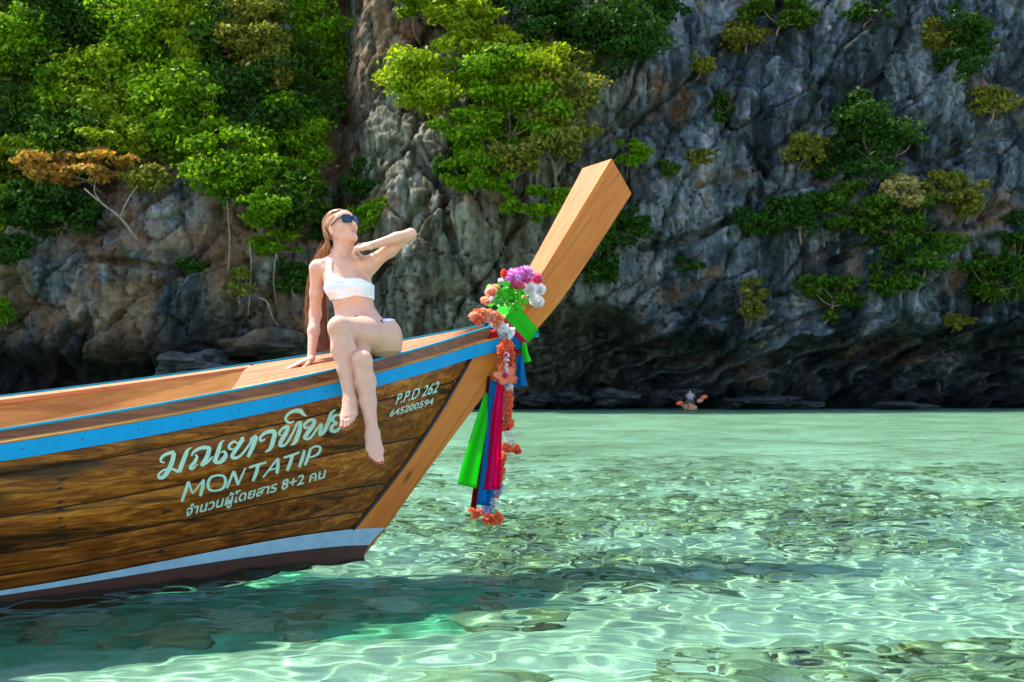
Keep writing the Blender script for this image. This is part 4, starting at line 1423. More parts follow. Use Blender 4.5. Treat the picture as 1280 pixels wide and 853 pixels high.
torso[w] = np.maximum(d, capd).astype(np.float32)
# shoulders, collar bones, neck
neck0, neck1 = J(430, 328, 5.395), J(427, 304, 5.40)
cone(torso, J(420, 331, 5.405), sh_r + (.006, 0, -.004), .048, .047, .03)
cone(torso, J(442, 330, 5.395), sh_l, .048, .046, .03)
cone(torso, neck0, neck1, .050, .043, .028)
cone(torso, J(415, 325, 5.42), J(424, 312, 5.42), .026, .032, .03)      # trapezius
cone(torso, J(446, 322, 5.41), J(434, 312, 5.41), .030, .036, .03)
cone(torso, J(430.5, 329.5, 5.335), J(404, 327, 5.385), .0085, .009, .012)
cone(torso, J(434, 329, 5.335), J(456, 326, 5.36), .0085, .009, .012)
cone(torso, J(425, 326, 5.345), J(419, 300, 5.37), .009, .011, .012)    # neck muscle
# bust
ell(torso, J(419, 359, 5.315), (.056, .050, .050), k=.03)
ell(torso, J(449, 358, 5.300), (.056, .050, .050), k=.03)
# rib edge, belly, navel
cone(torso, J(427, 373, 5.305), J(420, 383, 5.32), .013, .010, .025)
cone(torso, J(447, 372, 5.295), J(460, 382, 5.31), .014, .010, .025)
ell(torso, J(447, 402, 5.265), (.060, .030, .035), k=.035)
ell(torso, J(446, 395.5, 5.252), (.0055, .016, .0075), k=.006, cut=True)
cone(torso, J(440, 376, 5.285), J(445, 392, 5.262), .004, .004, .012) if False else None
# seat
ell(torso, J(479, 427, 5.345), (.100, .115, .088), k=.05)
ell(torso, J(440, 428, 5.35), (.095, .110, .085), k=.05)
ell(torso, J(489, 417, 5.31), (.045, .070, .070), k=.04)

# ---------------- head
yaw, pit = math.radians(50), math.radians(20)
fw = np.array([math.sin(yaw) * math.cos(pit), -math.cos(yaw) * math.cos(pit), math.sin(pit)])
sd = nrm(np.cross(np.array([0, 0, 1.0]), fw))        # her left
up = np.cross(fw, sd)
roll = math.radians(4)
sd, up = sd * math.cos(roll) + up * math.sin(roll), up * math.cos(roll) - sd * math.sin(roll)
HM = np.stack([fw, sd, up], 1)
HC = J(426.5, 286.5, 5.385)
HK = .93
def hp(f, s, u): return HC + HK * (HM @ np.array([f, s, u]))
def hr(*r): return HK * np.array(r)
ell(torso, hp(-.012, 0, .028), hr(.096, .076, .088), HM, .02)
ell(torso, hp(.030, 0, .006), hr(.064, .060, .078), HM, .025)         # face
ell(torso, hp(.056, 0, .048), hr(.036, .056, .036), HM, .02)          # forehead
for s_ in (-1, 1):
    cone(torso, hp(.0, .050 * s_, -.045), hp(.068, .012 * s_, -.094), .020 * HK, .015 * HK, .025)   # jaw
    ell(torso, hp(.058, .038 * s_, -.018), hr(.028, .026, .024), HM, .02)                           # cheek bone
    ell(torso, hp(-.004, .0765 * s_, -.012), hr(.019, .009, .031), HM, .004)                        # ear
    ell(torso, hp(.002, .0865 * s_, -.008), hr(.011, .006, .018), HM, .004, cut=True)
    ell(torso, hp(.088, .030 * s_, .016), hr(.010, .017, .010), HM, .010, cut=True)                # eye socket
    ell(torso, hp(.110, .010 * s_, -.0335), hr(.009, .007, .006), HM, .006)                        # nostril wing
ell(torso, hp(.045, 0, -.055), hr(.043, .040, .045), HM, .025)
ell(torso, hp(.079, 0, -.095), hr(.019, .018, .016), HM, .018)         # chin
cone(torso, hp(.089, 0, .018), hp(.113, 0, -.026), .0085 * HK, .0115 * HK, .012)
ell(torso, hp(.0865, 0, -.0560), hr(.011, .023, .0055), HM, .006)      # lips
ell(torso, hp(.0860, 0, -.0670), hr(.011, .019, .0060), HM, .006)
ell(torso, hp(.102, 0, -.0612), hr(.0085, .022, .0014), HM, .003, cut=True)
cone(torso, hp(.022, 0, -.07), hp(-.014, 0, -.12), .038, .040, .03)     # under the jaw

# ---------------- arms
chain(torso, [sh_r, sh_r * .45 + el_r * .55, el_r], [.042, .034, .030], .02)
cone(torso, el_r, el_r * .6 + wr_r * .4, .030, .031, .02)
cone(torso, el_r * .6 + wr_r * .4, wr_r, .031, .0205, .02)
ell(torso, el_r + (.006, -.006, .0), (.026, .028, .038), k=.02)
chain(torso, [sh_l, sh_l * .5 + el_l * .5 + (0, 0, -.004), el_l], [.041, .035, .029], .025)
cone(torso, J(458, 340, 5.38), J(470, 326, 5.37), .030, .030, .03)     # armpit fold
ell(torso, el_l + (.004, 0, .002), (.029, .028, .029), k=.012)
chain(fore, [el_l, el_l * .65 + wr_l * .35, wr_l], [.029, .030, .0195], .016)

def hand(F, wrist, d, n, side, scale=1.0, curl=(.15, .2, .15), spread=.06, thumb=None):
    """palm and five fingers: d towards the fingers, n out of the back of the hand, side = +1 when the thumb lies along +w"""
    d = nrm(d); n = nrm(np.asarray(n) - d * np.dot(n, d)); wv = np.cross(d, n) * side
    S = scale
    tips = []
    for i, (off, L0, l1, l2, l3, r) in enumerate([(.030, .084, .040, .024, .020, .0083), (.010, .088, .044, .027, .021, .0086), (-.010, .083, .041, .025, .020, .0082), (-.028, .074, .032, .019, .018, .0072)]):
        k0 = wrist + S * (d * L0 + wv * off)
        cone(F, wrist + S * wv * off * .55, k0, .0145 * S, .0118 * S, .012)
        a = 0; p = k0
        dirs = nrm(d + wv * off * spread * 30 * .1)
        for seg, c, rr in ((l1, curl[0], r), (l2, curl[1], r * .93), (l3, curl[2], r * .86)):
            a += c
            v = dirs * math.cos(a) - n * math.sin(a)
            q = p + S * seg * v
            cone(F, p, q, rr * S * 1.05, rr * S * .95, .004)
            p = q
        tips.append(p)
    t0 = wrist + S * (d * .018 + wv * .020 - n * .006)
    tv = nrm(d * .75 + wv * .62 - n * .25) if thumb is None else nrm(d * thumb[0] + wv * thumb[1] + n * thumb[2])
    t1 = t0 + S * .042 * tv
    tv2 = nrm(tv * .8 + d * .5 - n * .05)
    t2 = t1 + S * .030 * tv2
    t3 = t2 + S * .024 * nrm(tv2 + d * .2)
    chain(F, [t0, t1, t2, t3], [.0145 * S, .0108 * S, .0092 * S, .0078 * S], .006)
    return tips
# resting on the deck, fingers aft
dk = deck_hit(360, 459) - deck_hit(392, 453)
hand(torso, wr_r + (.0, -.004, -.010), nrm(dk) + np.array([0, 0, -.14]), (0, 0, 1), -1, .92, curl=(.10, -.02, .05), spread=.9)
# loosely closed against the neck
hand(fore, wr_l, J(444, 310, 5.275) - wr_l, np.array([.10, -.55, .80]), 1, .98, curl=(.75, 1.0, .7), spread=.9, thumb=(.8, .45, -.45))

# ---------------- legs
def foot(F, an, toe, knee, big, S=.92):
    """foot hanging from the ankle; big = +1 when the big toe lies on the +w side"""
    f = nrm(toe - an)
    sh = nrm(an - knee)
    n = nrm(-sh + f * sh.dot(f)) if np.linalg.norm(-sh + f * sh.dot(f)) > .15 else nrm(np.array([0, -.6, .6]))
    n = nrm(np.array([0, -.55, .55]) - f * np.dot(f, [0, -.55, .55]))
    wv = np.cross(f, n) * big
    heel = an - f * .030 - n * .045
    ell(F, heel, np.array([.030, .027, .032]), k=.02)
    cone(F, an, heel, .030, .026, .025)
    ell(F, an + wv * .026 - n * .008, (.013, .013, .014), k=.012)
    ell(F, an - wv * .026 - n * .012, (.012, .012, .013), k=.012)
    L = np.linalg.norm(toe - an)
    toes = []
    for off, lb, lt, r, rb in ((.023, .82, .045, .0118, .019), (.006, .85, .040, .0083, .017), (-.008, .82, .036, .0078, .016), (-.020, .76, .031, .0073, .015), (-.030, .69, .026, .0070, .014)):
        b0 = an + f * (L * lb - .045) + wv * off - n * .022
        cone(F, an + f * .02 + wv * off * .45 - n * .004, b0, .024, rb * .88, .016)
        cone(F, heel + f * .02 + wv * off * .4, b0 - n * .004, .020, rb * .8, .016)
        t = b0 + f * (lt + .018) - n * .006
        m = b0 + f * (lt + .018) * .5 + n * .004
        cone(F, b0, m, r * 1.0, r * .92, .005)
        cone(F, m, t, r * .95, r * .9, .003)
        toes.append((t + n * r * .55 + f * r * .35, f, n, wv, r))
    return toes
ux = np.array([1.0, 0, 0])
chain(legl, [hip_l + (.0, .01, .0), hip_l * .55 + kn_l * .45 + (0, 0, .002), kn_l + (0, .02, 0)], [.092, .084, .058], .03)
ell(legl, kn_l + (-.002, -.012, .004), (.050, .048, .052), k=.02)
chain(legl, [kn_l, kn_l * .70 + an_l * .30 + (.002, .022, 0), kn_l * .42 + an_l * .58 + (.002, .012, 0), an_l], [.050, .060, .042, .0285], .022)
cone(legl, kn_l + (.0, -.03, -.06), an_l + (0, -.006, .05), .020, .016, .02)
toes_l = foot(legl, an_l, toe_l, kn_l, 1)
chain(legr, [hip_r, hip_r * .55 + kn_r * .45, kn_r + (0, .03, -.004)], [.086, .066, .044], .03)
ell(legr, kn_r + (.002, -.002, -.004), (.045, .041, .048), k=.035)
chain(legr, [kn_r, kn_r * .70 + an_r * .30 + (.0, .020, 0), kn_r * .42 + an_r * .58 + (.0, .010, 0), an_r], [.047, .050, .039, .0275], .022)
cone(legr, kn_r + (.0, -.028, -.06), an_r + (0, -.006, .05), .020, .016, .02)
toes_r = foot(legr, an_r, toe_r, kn_r, -1)

body_f = np.minimum(smin(torso, legl, .03), smin(torso, legr, .03))
body_f = smin(body_f, fore, .006)

skm = NT('fair_skin')
tint = skm.n('Attribute', attribute_name='tint').outputs['Color']
skn = skm.noise(skm.coord('Object'), 22, 6, .65)
skc = skm.mix(.6, tint, skm.ramp(skn, (.33, (.90, .82, .78)), (.67, (1.08, 1.02, 1.0))), 'MULTIPLY')
skm.P(Base_Color=skc, Roughness=.46, Subsurface_Weight=.10, Subsurface_Scale=.008)
skm.p.inputs['Subsurface Radius'].default_value = (1.0, .35, .18)
skm.p.inputs['Specular IOR Level'].default_value = .4
skm.bump(skm.noise(skm.coord('Object'), 110, 4), .12, .002)
Vb, Fb = nets(body_f, HS, G0)
Vb = relax(Vb, Fb, 3)
pbase = deck_hit(462, 445)
person = empty('person', pbase)
tag(person, 'woman in a white bikini and dark sunglasses sitting cross-legged on the boat rail', 'person')
bme = mesh('body', Vb - pbase, Fb)
tc = np.tile(np.array([.66, .395, .285]), (len(Vb), 1))
def blush(c, r, col, amt):
    global tc
    wgt = np.exp(-(np.linalg.norm(Vb - np.asarray(c), axis=1) / r) ** 2)[:, None] * amt
    tc = tc * (1 - wgt) + np.array(col) * wgt
for c_, r_ in ((kn_l, .05), (kn_r, .05), (el_l, .04), (el_r, .04)):
    blush(c_, r_, (.72, .38, .28), .35)
for t_ in toes_l + toes_r:
    blush(t_[0], .03, (.72, .38, .28), .30)
lq = (Vb - hp(.094, 0, -.0615)) @ HM / np.array([.016, .0235, .0115]) / HK
wl = np.clip(1.6 - (lq ** 2).sum(1) * 1.2, 0, 1)[:, None] * .85
tc = tc * (1 - wl) + np.array([.50, .19, .17]) * wl
blush(hp(.07, -.05, -.03), .025, (.74, .40, .30), .3)
ca = bme.attributes.new('tint', 'FLOAT_COLOR', 'POINT')
ca.data.foreach_set('color', np.hstack([tc, np.ones((len(tc), 1))]).astype(np.float32).ravel())
link('body', bme, skm.m, person, True)

# ---------------- bikini: cloth that lies on the skin
cl_ = NT('white_swimwear')
fold = cl_.noise(cl_.coord('Object', (5, 5, 34)), 1.0, 4, .55, 1.2)
cl_.P(Base_Color=cl_.ramp(fold, (.35, (.76, .79, .85)), (.65, (.84, .86, .90))), Roughness=.75)
cl_.bump(fold, .55, .012)
clo = cl_.m
def cloth(name, src, top, bot, box, thick=.006):
    w = window(box[0], box[1], 0)
    X, Y, Z = coords(w)
    f = src[w]
    s = 640 + FOC * (X + 0 * Y + 0 * Z) / 5.3
    v = 494 - FOC * (Z - .88 + 0 * X + 0 * Y) / 5.3
    tp = np.interp(s, [a for a, b in top], [b for a, b in top])
    bt = np.interp(s, [a for a, b in bot], [b for a, b in bot])
    px = 5.3 / FOC
    reg = np.maximum(tp - v, v - bt) * px
    q = np.maximum(np.maximum(f - thick, -(f + .002)), reg * .9).astype(np.float32)
    o = np.array([AX[i][w[i].start] for i in range(3)])
    V, Fq = nets(q, HS, o)
    return build(name, relax(V, Fq, 2) - pbase, Fq, clo, person, True)
tb0, tb1 = J(398, 380, 5.55), J(474, 318, 5.2)
cloth('bikini_top', torso, [(398, 390), (402.5, 390), (403.6, 348), (404.5, 318), (411.5, 318), (412.5, 336), (416, 343), (424, 347), (436, 348), (450, 348.5), (462, 353), (475, 358)],
      [(398, 368), (404, 373), (411, 378), (420, 376), (431, 373), (445, 370), (468, 373.5), (475, 374)], (np.minimum(tb0, tb1), np.maximum(tb0, tb1)), .0055)
bb0, bb1 = J(408, 446, 5.48), J(500, 388, 5.1)
cloth('bikini_bottom', torso, [(405, 398), (415, 402), (446, 409), (463, 404), (480, 399), (500, 394)], [(405, 404), (415, 409), (440, 445), (452, 445), (463, 412), (480, 404.5), (500, 399)], (np.minimum(bb0, bb1), np.maximum(bb0, bb1)), .005)
s = Soup()
kt = J(476.5, 401, 5.235)
for a, b in (((0, 0, 0), (.012, -.004, .010)), ((0, 0, 0), (.016, -.004, -.014)), ((0, 0, 0), (-.010, -.006, -.016))):
    s.tube(catmull([kt + np.array(a), kt + np.array(a) * .5 + np.array(b) * .6 + (0, -.004, 0), kt + np.array(b)], 4) - pbase, .0022, 5)
s.ball(kt - pbase, .005, 8, 6)
s.build('side_tie', plain('dark_tie', (.05, .05, .06), .6), person, True)

# ---------------- nails
nl = plain('red_nail_polish', (.62, .012, .04), .2, .05)
for (c_, f_, n_, w_, r_) in toes_l + toes_r:
    s = Soup()
    M = np.stack([f_, w_, n_], 1)
    s.ball(c_ - pbase, (r_ * .75, r_ * .72, r_ * .32), 8, 6, M)
    s.build('toenail', nl, person, True)

# ---------------- sunglasses
blk = NT('dark_frame'); blk.P(Base_Color=(.008, .010, .014), Roughness=.25)
lens_m = NT('blue_tinted_lens'); lens_m.P(Base_Color=(.010, .035, .11), Roughness=.08, Coat_Weight=.4)
gl = link('sunglasses', None, None, person)
def lens_outline(s_, gro=0.0):
    pts = []
    for k in range(28):
        a = 2 * math.pi * k / 28
        cx1 = abs(math.cos(a)) ** .62 * math.copysign(1, math.cos(a)) * (.0275 + gro)
        cy1 = abs(math.sin(a)) ** .70 * math.copysign(1, math.sin(a)) * (.0215 + gro)
        if cy1 > 0 and cx1 > 0:
            cy1 += .004 * (cx1 / .0275)
        sx_ = .0335 + cx1
        pts.append((.108 - 5.2 * (sx_ - .01) ** 2, s_ * sx_, .014 + cy1 - .10 * cx1 * 0))
    return pts
fr = Soup()
for s_ in (-1, 1):
    outl, inn = lens_outline(s_, .0038), lens_outline(s_, -.001)
    rings = [np.array([hp(f - .003, a, b) for f, a, b in outl]), np.array([hp(f + .002, a, b) for f, a, b in outl]), np.array([hp(f + .002, a, b) for f, a, b in inn]), np.array([hp(f - .003, a, b) for f, a, b in inn])]
    v = np.vstack(rings) - pbase
    n = 28
    f = [(r * n + k, r * n + (k + 1) % n, ((r + 1) % 4) * n + (k + 1) % n, ((r + 1) % 4) * n + k) for r in range(4) for k in range(n)]
    fr.add(v, f)
    ls = Soup()
    v = np.array([hp(f, a, b) for f, a, b in inn] + [hp(.1105 - 5.2 * (.0335 - .01) ** 2, s_ * .0335, .014)]) - pbase
    ls.add(v, [(k, (k + 1) % n, n) for k in range(n)])
    ls.build('lens', lens_m.m, gl, True)
    tmp = Soup()
    tmp.tube(np.array([hp(.091, .066 * s_, .028), hp(.072, .0755 * s_, .026), hp(.03, .0795 * s_, .018), hp(-.004, .079 * s_, .012), hp(-.022, .076 * s_, -.004)]) - pbase, [.0042, .0040, .0034, .003, .0026], 6)
    tmp.build('temple', blk.m, gl, True)
fr.tube(np.array([hp(.107, -.010, .022), hp(.111, 0, .025), hp(.107, .010, .022)]) - pbase, .0028, 6)
fr.build('frame', blk.m, gl, False)

# ---------------- hair
hm = NT('long_light_brown_hair')
hi = hm.n('NewGeometry').outputs['Random Per Island']
hm.P(Base_Color=hm.ramp(hi, (0, (.12, .038, .012)), (.5, (.26, .095, .030)), (1, (.46, .215, .080))), Roughness=.38)
hm.p.inputs['Specular IOR Level'].default_value = .6
hrng = np.random.default_rng(8)
hs = Soup()
DX = lambda px, py, d: J(px, py, d)
def strand(pts, w0, w1):
    p = catmull(pts, 5)
    t = np.linspace(0, 1, len(p))
    r = np.interp(t, [0, .1, .7, 1], [w0 * .8, w0, w0 * .8, w1])
    hs.tube(p - pbase, r, 4, False)
for i in range(760):
    a = hrng.uniform(0, 1)                       # from the hairline over the crown to the nape
    sgn = -1 if hrng.random() < .75 else 1       # camera side of the parting, or the far side
    ph = hrng.uniform(0, 1)
    bl = 1.0 + .05 * hrng.random()
    root = (.084 - .160 * a, .003 * sgn, .112 - .020 * (1 - a) ** 3 - .026 * a ** 2)
    side1 = (root[0] - .030, sgn * .050 * bl, .094 - .020 * a)
    side2 = (-.040 - .060 * a, sgn * (.080 - .022 * a) * bl, .026 - .015 * a)
    fall = (-.040 - .066 * a, sgn * (.080 - .030 * a) * bl, -.040)
    def snug(p, g):
        c = np.array([-.012, 0, .028]); e = np.array([.101, .081, .0935])
        d = (np.array(p) - c) / e
        return c + e * d / np.linalg.norm(d) * g
    g_ = 1.02 + .04 * ph
    P = [hp(*snug(root, 1.0)), hp(*snug(side1, g_)), hp(*snug(side2, g_ + .01)), hp(*fall)]
    k = .55 * (1 - a) + .45 * hrng.random()
    if sgn > 0:
        k = .35 + .65 * k
    wob = hrng.normal(0, 1.3, 6)
    P += [DX(394.5 + 20 * k, 327 + hrng.normal(0, 2), 5.45 + .07 * ph), DX(389.5 + 20 * k + wob[1], 354, 5.51 + .06 * ph),
          DX(386 + 23 * k + wob[2], 388, 5.53 + .05 * ph), DX(387 + 24 * k + wob[3], 416, 5.51 + .05 * ph)]
    if hrng.random() < .75:
        P.append(DX(393 + 20 * k + wob[4], 432 + hrng.normal(0, 5), 5.50 + .04 * ph))
    strand(P, hrng.uniform(.0026, .0042), .0008)
for i in range(60):                               # loose flyaway strands at the outer edge
    k = hrng.random()
    y0 = hrng.uniform(300, 340)
    strand([DX(400 + 4 * k, y0, 5.47), DX(388 + 5 * k, y0 + 24, 5.5), DX(382 + 6 * k, y0 + 52, 5.52), DX(381 + 8 * k + hrng.normal(0, 2), y0 + 86, 5.52)], .0011, .0005)
hair = hs.build('hair', hm.m, person, True)
# close cap of hair on the skull under the strands
w = window(HC - .14, HC + .14, 0)
X, Y, Z = coords(w)
q = [((X - HC[0]) * HM[0, i] + (Y - HC[1]) * HM[1, i] + (Z - HC[2]) * HM[2, i]) / HK for i in range(3)]
e = (np.sqrt(((q[0] + .012) / .101) ** 2 + (q[1] / .081) ** 2 + ((q[2] - .028) / .0935) ** 2) - 1) * .085
hairline = .098 - 5.5 * q[1] ** 2 - np.maximum(.080 - q[2], 0) * 1.25
face_cut = np.maximum((q[0] + .004 - hairline) * .7, -.05 - q[2] + .0 * q[0])
capf = np.maximum(e, face_cut).astype(np.float32)
V, Fq = nets(capf, HS, np.array([AX[i][w[i].start] for i in range(3)]))
build('hair_cap', relax(V, Fq, 3) - pbase, Fq, hm.m, person, True)
del torso, legl, legr, fore, body_f
# ================================================================ offerings tied round the prow
def fabric(name, col, rough=.62):
    m = NT(name)
    wv = m.noise(m.coord('Object', (1, 1, 1)), 260, 2)
    m.P(Base_Color=m.mix(.25, col, m.ramp(wv, (.35, tuple(x * .7 for x in col)), (.65, col))), Roughness=rough, Specular_IOR_Level=.2)
    tr = m.n('BsdfTranslucent', ins={'Color': col})
    mx = m.n('MixShader', ins={0: .6, 1: m.p.outputs[0], 2: tr.outputs[0]})
    m.t.links.new(mx.outputs[0], m.out.inputs[0])
    return m.m
F_GREEN = fabric('neon_green_satin', (.03, .78, .02), .35)
F_BLUE = fabric('blue_satin', (.004, .26, .60))
F_PINK = fabric('hot_pink_satin', (.90, .003, .17))
F_RED = fabric('red_satin', (.62, .015, .03))
F_MAROON = fabric('maroon_satin', (.22, .006, .012))
F_LILAC = fabric('pale_lilac_satin', (.30, .38, .62))

def place_b(px, py, l):
    u, z = pick(px, py, l)
    return b2w(u, l, z)

def sash(name, q0, q1, mat, label, off=.012, skew=0.0, sides=(0, 1, 2, 3)):
    """cloth wound once round the stem"""
    rng = np.random.default_rng(int(q0 * 1e4))
    nw = 9
    loops = []
    for k in range(nw):
        a = k / (nw - 1)
        pts = []
        for e in range(4):
            for j in range(6):
                b = j / 6
                f = e + b
                sk = skew * (np.cos(f / 4 * 2 * math.pi))
                q = q0 + (q1 - q0) * a + sk
                r = stem_ring(q, off + .004 * math.sin(a * 21 + f * 1.3 + q0 * 50) + .003 * math.sin(a * 9 + f * 4))
                p = r[e] * (1 - b) + r[(e + 1) % 4] * b
                c = r.mean(0)
                corner = 1 - .05 * (1 - min(b, 1 - b) * 2) ** 3
                pts.append(c + (p - c) * corner)
        loops.append(pts)
    v = np.array(loops)
    w = v.reshape(-1, 3)
    w = np.array([b2w(p[0], -p[1], p[2]) for p in w])
    o = build(name, w, grid_faces(nw, 24, wrap=True), mat, None, True)
    md = o.modifiers.new('thickness', 'SOLIDIFY'); md.thickness = .003
    return tag(o, label, 'sash', 'sashes wound round the prow')

qg0, qg1 = stem_of(642, 413), stem_of(660, 398)
sash('sash', qg0, qg1, F_GREEN, 'neon green sash wound round the prow under the bouquet', .016)
qb0 = stem_of(632, 424)
sash('sash', qb0, qg0 - .002, F_BLUE, 'blue sash wound round the prow just under the green one', .012)
sash('sash', stem_of(622, 436), qb0 - .001, F_RED, 'red sash wound lowest on the prow at the rail ends', .011)
sash('sash', qg0 - .010, qg0 + .004, F_PINK, 'thin pink sash edge between the green and blue sashes', .0175)

def ribbon_hang(name, top, bot, l, wt, wb, mat, label, folds=3, amp=.012, lean=0.0, seed=0):
    """a ribbon hanging from the prow between two sight points; widths in metres"""
    rng = np.random.default_rng(seed)
    A, B = place_b(*top, l), place_b(*bot, l + lean)
    n, m = 26, 13
    v = []
    ax = nrm(B - A)
    side = nrm(np.cross(ax, [0, 1, 0]))
    dep = np.cross(side, ax)
    ph = rng.uniform(0, 6)
    for i in range(n):
        t = i / (n - 1)
        c = A + (B - A) * t + side * .010 * math.sin(3 * t + ph) * t
        w = wt + (wb - wt) * t ** .7
        for j in range(m):
            s = j / (m - 1) - .5
            f = amp * (.15 + .9 * min(1, t * 2.2)) * math.sin(s * 2 * math.pi * folds / 2 + ph + .8 * t)
            v.append(c + side * s * w + dep * (f + .012 * math.sin(5 * t + ph) * t) + ax * (.010 * s * math.sin(ph) if t > .95 else 0))
    o = build(name, np.array(v), grid_faces(n, m), mat, None, True)
    md = o.modifiers.new('thickness', 'SOLIDIFY'); md.thickness = .0016
    return tag(o, label, 'ribbon', 'ribbons hanging from the prow')
ribbon_hang('ribbon', (611, 492), (584, 608), .058, .045, .115, F_GREEN, 'neon green ribbon hanging outermost from the prow', 2, .008, seed=1)
ribbon_hang('ribbon', (611, 470), (593, 640), .050, .018, .034, F_MAROON, 'dark maroon ribbon hanging beside the green one', 2, .008, seed=2)
ribbon_hang('ribbon', (617, 476), (606, 632), .085, .040, .092, F_BLUE, 'blue ribbon hanging behind the pink one', 3, .012, seed=3)
ribbon_hang('ribbon', (614, 560), (608, 645), .070, .05, .080, F_LILAC, 'pale lilac ribbon end showing below the blue ribbon', 3, .008, seed=4)
ribbon_hang('ribbon', (627, 470), (612, 612), .118, .030, .105, F_PINK, 'hot pink ribbon hanging in front of the others', 3, .016, seed=5)
ribbon_hang('ribbon', (650, 444), (651, 483), .10, .026, .090, F_BLUE, 'short blue sash tail hanging under the bow knot', 3, .014, seed=6)
ribbon_hang('ribbon', (655, 428), (659, 453), .11, .020, .050, F_GREEN, 'short neon green sash tail beside the bow', 2, .014, seed=7)
# blue painted peg of the far rail showing past the sash
pk = Soup(); pk.box(place_b(671, 419, -.02), (.03, .05, .025)); tag(pk.build('rail_peg', BLUE, None), 'tiny blue painted peg showing behind the green sash', 'peg')

# ---------------- flowers
def fmat(name, c0, c1, rough=.6):
    m = NT(name)
    r = m.n('NewGeometry').outputs['Random Per Island']
    c = m.ramp(r, (0, c0), (1, c1))
    m.P(Base_Color=c, Roughness=rough)
    tr = m.n('BsdfTranslucent'); m.set(tr, 'Color', c)
    mx = m.n('MixShader', ins={0: .42, 1: m.p.outputs[0], 2: tr.outputs[0]})
    m.t.links.new(mx.outputs[0], m.out.inputs[0])
    return m.m
FM = {'orange': fmat('orange_petals', (.82, .15, .05), (1.0, .36, .17)), 'peach': fmat('peach_petals', (.90, .42, .26), (.95, .62, .46)),
      'white': fmat('white_petals', (.84, .85, .86), (.95, .95, .95)), 'purple': fmat('purple_petals', (.62, .10, .58), (.95, .70, .92)),
      'pink': fmat('pink_petals', (.80, .03, .22), (.92, .30, .45)), 'red': fmat('coral_red_petals', (.80, .05, .03), (.90, .16, .10)),
      'magenta': fmat('magenta_centre', (.45, .003, .06), (.62, .01, .12)), 'leaf': fmat('plastic_green_leaf', (.02, .36, .01), (.08, .62, .03)),
      'bead': NT('clear_beads').P(Base_Color=(.75, .75, .72), Roughness=.1, Transmission_Weight=.4).m, 'lilac': fmat('pale_lilac_petals', (.42, .48, .66), (.62, .66, .80))}

def carnation_mesh(key, n=70, seed=0, flat=.8):
    rng = np.random.default_rng(seed)
    v, f = [], []
    for i in range(n):
        a = i * 2.39996
        e = math.asin(min(.999, -.15 + 1.14 * (i + .5) / n))
        d = np.array([math.cos(e) * math.cos(a), math.cos(e) * math.sin(a), math.sin(e) * flat]) + rng.normal(0, .09, 3)
        t = nrm(np.cross(d, [0, 0, 1]) + rng.normal(0, .25, 3)); b = np.cross(d, t)
        w = rng.uniform(.22, .36); r = rng.uniform(.86, 1.08)
        k = len(v)
        v += [d * .25, d * r * .75 - t * w + b * rng.normal(0, .12), d * r * 1.02 - t * w * .4 + b * rng.normal(0, .16), d * r * .94 + b * rng.normal(0, .16), d * r * 1.03 + t * w * .45 + b * rng.normal(0, .16), d * r * .75 + t * w + b * rng.normal(0, .12)]
        f += [(k, k + 1, k + 2, k + 3), (k, k + 3, k + 4, k + 5)]
    me = mesh('flower', np.array(v), f); me.materials.append(FM[key])
    return me
def rose_mesh(key, seed=0):
    rng = np.random.default_rng(seed)
    s = Soup()
    for ring, (n, tilt, r) in enumerate([(3, 1.35, .30), (4, 1.15, .48), (5, .90, .66), (6, .55, .82)]):
        for i in range(n):
            a0 = 2 * math.pi * (i + .37 * ring) / n + rng.normal(0, .08)
            P = []
            for j in range(5):
                aa = a0 + (j / 4 - .5) * 2 * math.pi / n * 1.35
                edge = math.cos((j / 4 - .5) * 2.4)
                for k in range(4):
                    h = k / 3
                    rr = r * (.35 + .75 * h ** .8) * (1 + .1 * h * h * (1 - edge))
                    P.append((rr * math.cos(aa), rr * math.sin(aa), -.55 + h * (1.0 - .13 * ring) * (.6 + .4 * edge) + .1 * tilt))
            s.add(np.array(P), grid_faces(5, 4).tolist())
    me = bpy.data.meshes.new('flower')
    me.from_pydata(np.vstack(s.v).tolist(), [], s.f); me.shade_smooth(); me.materials.append(FM[key])
    return me
def daisy_mesh(key, n=6, seed=0):
    rng = np.random.default_rng(seed)
    s = Soup()
    for i in range(n):
        a = 2 * math.pi * i / n
        P = []
        for k in range(5):
            h = k / 4
            w = .42 * math.sin(math.pi * min(.97, .12 + .8 * h)) 
            for j in (-1, 0, 1):
                P.append(((.15 + .95 * h) * math.cos(a) - j * w * math.sin(a), (.15 + .95 * h) * math.sin(a) + j * w * math.cos(a), .30 * h ** 2 + .12 * abs(j) + rng.normal(0, .03)))
        s.add(np.array(P), grid_faces(5, 3).tolist())
    me = bpy.data.meshes.new('flower')
    me.from_pydata(np.vstack(s.v).tolist(), [], s.f); me.shade_smooth(); me.materials.append(FM[key])
    return me
def leaf_mesh(seed=0):
    rng = np.random.default_rng(seed)
    P = []
    for k in range(6):
        h = k / 5
        w = .36 * math.sin(math.pi * (.06 + .9 * h))
        for j in (-1, 0, 1):
            P.append((h * 1.3, j * w, .12 * math.sin(h * 3) + .16 * abs(j) * w + .25 * h * h))
    me = mesh('leaf', np.array(P), grid_faces(6, 3)); me.shade_smooth(); me.materials.append(FM['leaf'])
    return me
CARN = {k: [carnation_mesh(k, 70, s) for s in range(2)] for k in ('orange', 'peach', 'purple', 'white', 'lilac')}
ROSE = {k: rose_mesh(k, 3) for k in ('pink', 'white', 'peach', 'red')}
DAISY = {k: daisy_mesh(k, 5, 2) for k in ('orange', 'white')}
LEAFM = [leaf_mesh(s) for s in range(2)]
cm = Soup(); cm.ball((0, 0, 0), 1, 8, 6)
